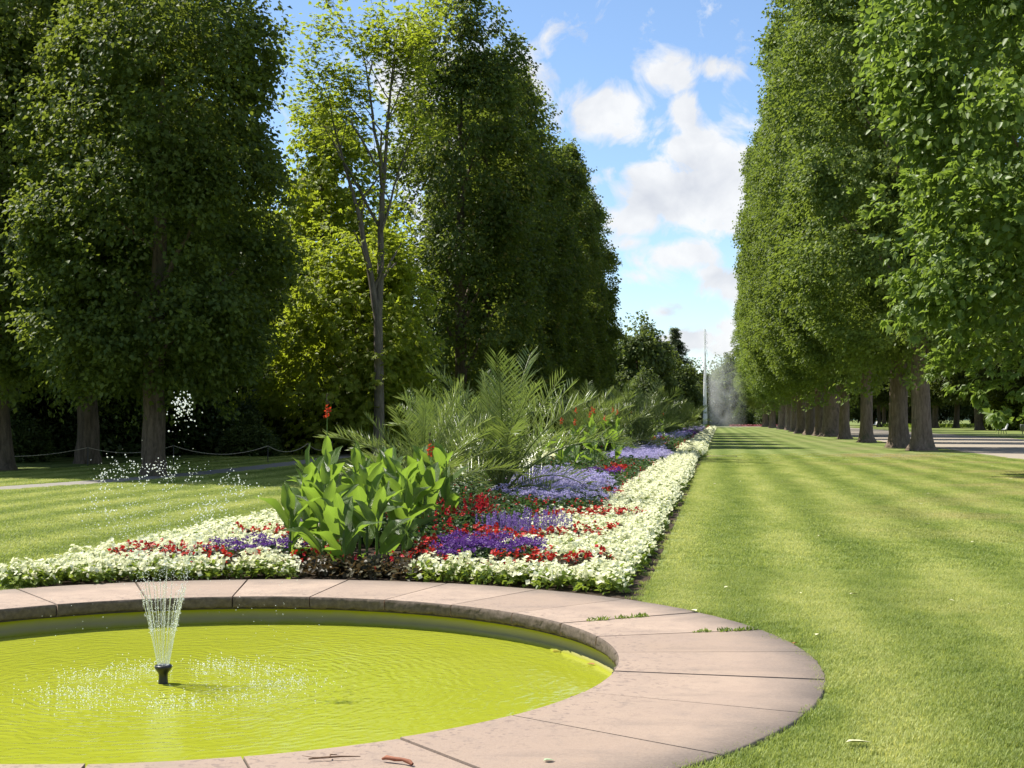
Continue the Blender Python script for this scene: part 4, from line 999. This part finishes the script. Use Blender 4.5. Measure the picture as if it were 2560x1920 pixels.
# ------------------------------------------------------------------ cannas
def canna_leaf(seed, L=.46, Wd=.17, bend=.5):
    r = np.random.default_rng(seed); n = 9; u_ = np.linspace(0, 1, n)
    ang = 1.25 - bend*u_**1.6*1.6
    dxy = np.cumsum(np.cos(ang))*L/n; dzz = np.cumsum(np.sin(ang))*L/n
    w = Wd*.54*np.sin(PI*np.clip(u_*.95 + .05, 0, 1)**.68)**.95; w[0] = .012; w[-1] = .001
    wav = .12*np.sin(u_*9 + r.uniform(0, 6))*w/Wd*.5
    rows = [np.c_[dxy - w*.18*s_*s_, s_*w, dzz + abs(s_)*w*.42 + (wav*abs(s_) if s_ else 0)] for s_ in (-1, -.5, 0, .5, 1)]
    V = np.concatenate(rows); i0 = np.arange(4)[:, None]*n; j = np.arange(n-1)
    return V, np.stack([i0+j, i0+j+1, i0+n+j+1, i0+n+j], -1).reshape(-1, 4)
CL = [mesh_np('canna_leaf', [canna_leaf(310+i, .40+.045*i, .125+.016*(i % 3), .12+.19*i) + (0,)], [MAT['canna']], True) for i in range(5)]
CST = mesh_np('canna_stem', [tube([(0,0,0),(.01,0,.4),(0,.01,.8),(0,0,1.0)], [.016,.015,.012,.008], 6) + (0,)], [MAT['canna']], True)
r = np.random.default_rng(320); q = np.c_[r.normal(0, .013, (40, 2)), r.uniform(0, .26, 40)]; q[:, :2] *= (1.5 - q[:, 2:]/.26)
CFL = mesh_np('canna_spike', [tube([(0,0,-.25),(0,0,.3)], [.007,.004], 5) + (0,), blossoms(r, q[q[:, 2] < .14], .026, 3) + (1,), leaves(q[q[:, 2] >= .14], np.tile([0, .1, 1.], ((q[:, 2] >= .14).sum(), 1)), np.tile([1., 0, 0], ((q[:, 2] >= .14).sum(), 1)), .05, .016) + (2,)], [MAT['canna'], MAT['orange_petal'], MAT['bronze_leaf']])
rng = np.random.default_rng(330)
def canna(loc, h, lab, group, nl=8, flower=0, lo=.12):
    o = link('canna', None, None, loc, (0, 0, rng.uniform(0, 6.28))); tag(o, lab, 'canna', group)
    link('stem', CST, o, None, None, (1, 1, h*.92))
    for k in range(nl):
        f = k/(nl-1); z = h*(lo + (.92-lo)*f**.9)*rng.uniform(.94, 1.04) - .05
        me = CL[int(np.clip(round(4*(1-f) + rng.normal(0, .6)), 0, 4))]
        sc = (.75 + .35*math.sin(PI*min(1, f*.8+.15)))*rng.uniform(.9, 1.12)
        link('leaf', me, o, (0, 0, z), (rng.normal(0, .30), rng.normal(0, .20), k*2.4 + rng.normal(0, .5)), sc)
    if flower: link('flower_spike', CFL, o, (0, 0, h + flower))
    return o
NC = [(-1.22,6.7,1.2),(-1.35,7.9,1.28),(-1.0,5.9,1.0),(-.95,6.5,1.18),(-.72,5.7,1.02),(-.52,5.0,.78),(-.25,4.75,.72),(.02,5.1,.80),(-.85,7.4,1.20),(-.55,6.5,1.12),(-.28,5.8,1.0),
      (.0,6.3,1.02),(-.45,7.5,1.2),(-.15,7.1,1.12),(.05,7.2,1.1),(-.7,8.3,1.22),(-.3,8.4,1.25),(-.1,8.2,1.18),(-1.05,8.4,1.2),(.08,6.0,.9),(-1.3,7.3,1.15),(-.85,9.2,1.2),(-.25,9.3,1.22),(-.05,9.0,1.2),(-.95,5.2,.75)]
for i, (x, y, h) in enumerate(NC):
    if i == 1: lab, grp = 'leafy canna topped by the tall red flower spike at the left of the clump', 'cannas of the near clump'
    elif y < 5.3: lab = grp = 'short canna in the front rank of the near clump, just behind the rim'
    elif y < 7.3: lab = grp = 'green canna with broad upright leaves in the middle of the near clump'
    else: lab = grp = 'tall canna in the back rank of the near clump, before the palms'
    canna((x, y, 0), h*.92, lab, grp, 9 if y < 7 else 8, .42 if i == 1 else (.02 if i == 17 else 0), .08 if y < 5.6 else .18)
FC = [(-.9,25,1.3,0),(-.5,26,1.35,.1),(-.1,25.5,1.3,.12),(.3,26.5,1.3,0),(-.6,30.5,1.6,.15),(-.1,29.5,1.5,.12),(.5,31,1.5,0),(.4,28.5,1.4,.12),(-.3,33,1.6,.15),(.3,34.5,1.6,.12),(.0,36.5,1.65,.15),(-.6,35.5,1.7,.12),
      (.3,50,1.6,.15),(-.4,52,1.7,.12),(.6,54,1.6,0),(.1,57,1.7,.15),(-.5,59,1.7,0),(.7,60,1.6,.12)]
for i, (x, y, h, fl) in enumerate(FC):
    lab = 'red flowered canna in the second clump behind the lavender patch' if y < 40 else 'canna in the distant clump between the far palms'
    canna((x, y, 0), h, lab, lab, 8, fl)

# ------------------------------------------------------------------ palms
def frond(seed, L, bend, up=.0):
    r = np.random.default_rng(seed); n = 26; u_ = np.linspace(0, 1, n)
    ang = 1.18 - bend*u_**1.4
    x = np.cumsum(np.cos(ang))*L/n; z = np.cumsum(np.sin(ang))*L/n
    path = np.c_[x, 0*x, z]
    parts = [tube(path, np.linspace(.022, .004, n), 5) + (0,)]
    m_ = 36; uu = np.linspace(.12, .995, m_)
    P_ = np.stack([np.interp(uu, u_, path[:, k]) for k in range(3)], 1); an = np.interp(uu, u_, ang)
    T = np.stack([np.cos(an), 0*an, np.sin(an)], 1); up_ = np.stack([-np.sin(an), 0*an, np.cos(an)], 1)
    for s_ in (-1, 1):
        D = T*(.50 + .55*uu[:, None]) + np.array([0, s_*.85, 0]) + up_*(.55 + .25*s_*r.choice([-1, 1], (m_, 1))) + r.normal(0, .09, (m_, 3))
        LL = L*.23*np.sin(PI*(.12 + .80*uu))**.7*r.uniform(.85, 1.1, m_)
        parts.append(leaves(P_, D, up_ + np.array([0, -s_*.3, 0]), LL, .021, 'rhomb', .3, .05) + (0,))
    return parts
FR = [mesh_np('palm_frond', frond(340+i, L, b), [MAT['palm']]) for i, (L, b) in enumerate([(2.35,.42),(2.4,.70),(2.3,1.15),(2.1,1.7),(2.0,.18)])]
PST = mesh_np('palm_stem', [lathe([(.001,.30),(.08,.28),(.12,.18),(.13,.08),(.11,-.02)], 12) + (0,)], [MAT['bark_dark']], True)
rng = np.random.default_rng(350)
def palm(loc, sc, nf, lab, group):
    o = link('palm', None, None, loc, (0, 0, rng.uniform(0, 6.28)), sc); tag(o, lab, 'palm', group)
    link('stem', PST, o)
    for k in range(nf):
        f = k/(nf-1)
        i = 4 if f < .12 else (0 if f < .38 else (1 if f < .62 else (2 if f < .85 else 3)))
        link('frond', FR[i], o, (0, 0, .26), (rng.normal(0, .14), -.22*(1-f) + .55*f*f + rng.normal(0, .10), k*2.39996 + rng.normal(0, .2)), rng.uniform(.85, 1.1))
    return o
palm((-.95,11.6,0), .82, 24, 'feathery palm with spreading grey green fronds just behind the near cannas', 'feathery palms along the bed')
palm((-.15,14.2,0), 1.05, 25, 'largest feathery palm with the highest arching fronds', 'feathery palms along the bed')
palm((-1.5,16.5,0), .85, 22, 'feathery palm drooping to the left behind the near cannas', 'feathery palms along the bed')
palm((-1.0,19.0,0), .80, 20, 'feathery palm directly behind the largest one', 'feathery palms along the bed')
palm((-1.3,38,0), 1.15, 22, 'feathery palm rising right behind the second canna clump', 'feathery palms along the bed')
palm((-.5,42,0), 1.15, 22, 'feathery palm between the second canna clump and the low palm', 'feathery palms along the bed')
palm((.5,45,0), 1.15, 24, 'low feathery palm with fronds over the second lavender patch', 'feathery palms along the bed')
palm((.4,70,0), 1.2, 20, 'far feathery palm before the dark shrubs', 'feathery palms along the bed')
palm((.3,92,0), 1.3, 20, 'feathery palm third from the tall jet', 'feathery palms along the bed')
palm((.2,125,0), 1.4, 18, 'feathery palm second from the tall jet', 'feathery palms along the bed')
palm((.0,165,0), 1.4, 18, 'farthest feathery palm beside the tall jet', 'feathery palms along the bed')
for i, (x, y) in enumerate([(-.3,78),(.0,105),(-.4,140)]):
    shrub((x - 1.0, y, 0), (.6,1.0,.6), i, 'dark rounded shrub in the %s of the long bed' % ['middle', 'far third', 'last stretch'][i], 'dark shrubs in the bed', mi=i % 2)

# ------------------------------------------------------------------ grass
rng = np.random.default_rng(400)
def patch(n, size, h, w):
    P_ = np.c_[rng.uniform(-size/2, size/2, (n, 2)), np.full(n, -.004)]
    th = rng.uniform(0, 2*PI, n); d = np.stack([np.cos(th), np.sin(th), 0*th], 1); hh = h*rng.uniform(.5, 1.15, n)
    ln = rng.uniform(.15, .95, n)[:, None]; sd = np.stack([-np.sin(th), np.cos(th), 0*th], 1)*w*.5
    up = np.array([0, 0, 1.])
    mid = P_ + up*hh[:, None]*.6 + d*ln*hh[:, None]*.3; tip = P_ + up*(hh*.95)[:, None] + d*ln*hh[:, None]
    v = np.stack([P_ - sd, P_ + sd, mid + sd*.8, tip, mid - sd*.8], 1).reshape(-1, 3)
    b = np.arange(n)[:, None]*5
    return [(v, b + [0, 1, 2, 4], 0), (v, b + [4, 2, 3], 0)]
TUFT = []
for (n, size, h, w) in ((420, .26, .036, .0042), (260, .36, .038, .0075)):
    pp = patch(n, size, h, w)
    v = pp[0][0]; F4 = pp[0][1]; F3 = pp[1][1]
    # share vertices between the quads and the tips so that a blade is one island
    me = bpy.data.meshes.new('grass_tuft')
    faces = [tuple(q) for q in F4] + [tuple(q) for q in F3]
    me.from_pydata([tuple(q) for q in v], [], faces); me.materials.append(MAT['blade']); TUFT.append(me)
def turf_ok(x, y):
    r_ = np.hypot(x, y)
    bed = (np.abs(x) < 2.86) & (y > 0)
    return (r_ > 4.185) & ~bed
fx, fy = -math.sin(math.radians(8.715)), math.cos(math.radians(8.715))
def in_view(x, y, m_=1.6):
    X = (x-CX)*math.cos(math.radians(8.715)) + (y-CY)*math.sin(math.radians(8.715))
    Z = (x-CX)*fx + (y-CY)*fy
    return (Z > 2.6) & (np.abs(X) < Z*.378 + m_)
def turf(name, n, x0, x1, y0, y1, me, zmax, zmin=0, s=(.85, 1.15)):
    st_ = math.sqrt((x1-x0)*(y1-y0)/n); x, y = [q.ravel() for q in np.meshgrid(np.arange(x0, x1, st_), np.arange(y0, y1, st_))]
    x = x + rng.uniform(-.5, .5, len(x))*st_; y = y + rng.uniform(-.5, .5, len(y))*st_; Z = (x-CX)*fx + (y-CY)*fy
    ok = turf_ok(x, y) & in_view(x, y) & (Z < (zmax if zmin == 0 else 36 + 26*rng.random(len(x)))) & (Z >= zmin)
    pth = smooth_path(pp_path); d = np.min(np.hypot(x[:, None]-pth[None, :, 0], y[:, None]-pth[None, :, 1]), 1); ok &= d > .72
    ok &= (x < 14.9)
    x, y = x[ok], y[ok]; k = len(x)
    scatter(name, np.c_[x, y, np.zeros(k)], np.c_[np.zeros((k, 2)), rng.uniform(0, 6.28, k)], rng.uniform(*s, k), me, label='short mown grass of the lawn, ' + ('close to the pool' if zmin == 0 else 'farther along the avenue'), cat='grass')
pp_path = [(-15.5,12),(-13.6,17),(-12.4,20.5),(-11.6,24.5),(-11.2,29),(-11.3,36),(-11.7,43),(-12.6,52),(-14.5,64),(-17,80)]
turf('grass', int(13*11/.0676*3.8), -3, 10, -6, 6.5, TUFT[0], 14)
turf('grass', int(34*54/.13*2.2), -17, 16, 2, 56, TUFT[1], 62, 14)
# ------------------------------------------------------------------ small litter
LM = {}
def flat_leaf(mat, L, Wd):
    v, f = leaves(np.array([[-L/2, 0, .006]]), np.array([[1., 0, .05]]), np.array([[0, .1, 1.]]), L, Wd, 'hex', .16, .08)
    return mesh_np('fallen_leaf', [(v, f, 0)], [mat])
def leaf_at(x, y, z, rz, mat, L, Wd, lab, group=None):
    key = (mat.name, L, Wd)
    if key not in LM: LM[key] = flat_leaf(mat, L, Wd)
    tag(link('fallen_leaf', LM[key], None, (x, y, z), (0, 0, rz)), lab, 'leaf', group)
leaf_at(2.75, -2.45, .024, .4, MAT['paleleaf'], .055, .04, 'pale green round leaf lying on the near rim stones')
leaf_at(4.16, -1.92, .034, .3, MAT['dryleaf'], .13, .05, 'largest pale dry leaf on the grass at bottom right')
leaf_at(4.20, 1.36, .03, 1.2, MAT['dryleaf'], .09, .04, 'pale dry leaf at the outer edge of the rim, right of the weeds')
leaf_at(3.30, 2.45, .03, 2.2, MAT['dryleaf'], .09, .04, 'pale dry leaf where the rim meets the grass near the flower bed')
leaf_at(2.28, 1.78, WZ+.002, .3, MAT['brownleaf'], .075, .035, 'brown leaf floating on the pool, nearer its far wall')
leaf_at(2.58, 1.30, WZ+.002, 2.4, MAT['brownleaf'], .09, .035, 'brown leaf floating on the pool, close to the rim at right')
leaf_at(4.02, .95, .03, 1.0, MAT['brownleaf'], .06, .035, 'brown leaf on the outer edge of the rim at right')
rng = np.random.default_rng(420); k = 0
while k < 70:
    x = rng.uniform(3.2, 13); y = rng.uniform(3, 45)
    if turf_ok(np.array([x]), np.array([y]))[0]:
        s_ = [.05, .07, .10][k % 3]
        leaf_at(x, y, .034, rng.uniform(0, 6.28), MAT['dryleaf'], s_, s_*.45, 'small pale dry leaf scattered on the right lawn', 'small dry leaves on the right lawn'); k += 1
tag(link('twig', mesh_np('twig', [tube([(-.11,-.03,.006),(-.04,0,.008),(.03,.02,.010),(.11,.05,.006)], [.003,.005,.004,.002], 6) + (0,), tube([(-.02,.01,.01),(-.03,.04,.012),(0,.05,.01)], [.004,.003,.002], 5) + (0,), tube([(-.02,-.01,.01),(-.10,.0,.006),(-.16,.03,.004)], [.003,.002,.001], 5) + (0,)], [MAT['twig']]), None, (1.78, -2.56, .024)), 'thin grey brown twig lying on the near rim stone', 'twig')
tag(link('bark_strip', mesh_np('bark_strip', [tube([(-.07,.03,.006),(-.05,.025,.014),(-.01,.01,.012),(.03,.0,.014),(.07,-.02,.010),(.085,-.035,.004)], [.005,.010,.009,.008,.010,.006], 7, .15, np.random.default_rng(6)) + (0,)], [simple('red_bark', (.26,.10,.055), .7, .2, 30, .4)]), None, (2.07, -2.57, .024)), 'reddish curled bark strip on the near rim stone', 'bark')
def weed(x0, y0, x1, y1, n, lab, seed):
    r = np.random.default_rng(seed); u_ = r.beta(1.2, 1.2, n)[:, None]
    P_ = np.c_[np.array([x0, y0])*(1-u_) + np.array([x1, y1])*u_ + r.normal(0, .008, (n, 2)), np.full(n, .02)]
    D = r.normal(0, .7, (n, 3)) + np.array([0, 0, .6])
    tag(link('weed', mesh_np('weed', [leaves(P_, D, np.tile([0, -.3, 1.], (n, 1)), r.uniform(.02, .05, n), .014) + (0,)], [MAT['begonia_leaf']])), lab, 'weed', 'weeds in the joints of the rim')
weed(2.508, 1.822, 2.654, 1.928, 60, 'small weed tuft in the rim joint, nearest the water', 1)
weed(2.718, 1.975, 2.961, 2.151, 110, 'weed patch in the middle of the same rim joint', 2)
weed(3.319, 1.395, 3.429, 1.442, 40, 'tiny weed tuft in the next rim joint', 3)
weed(3.503, 1.473, 3.798, 1.597, 130, 'weed patch at the outer end of a rim joint beside the lawn', 4)
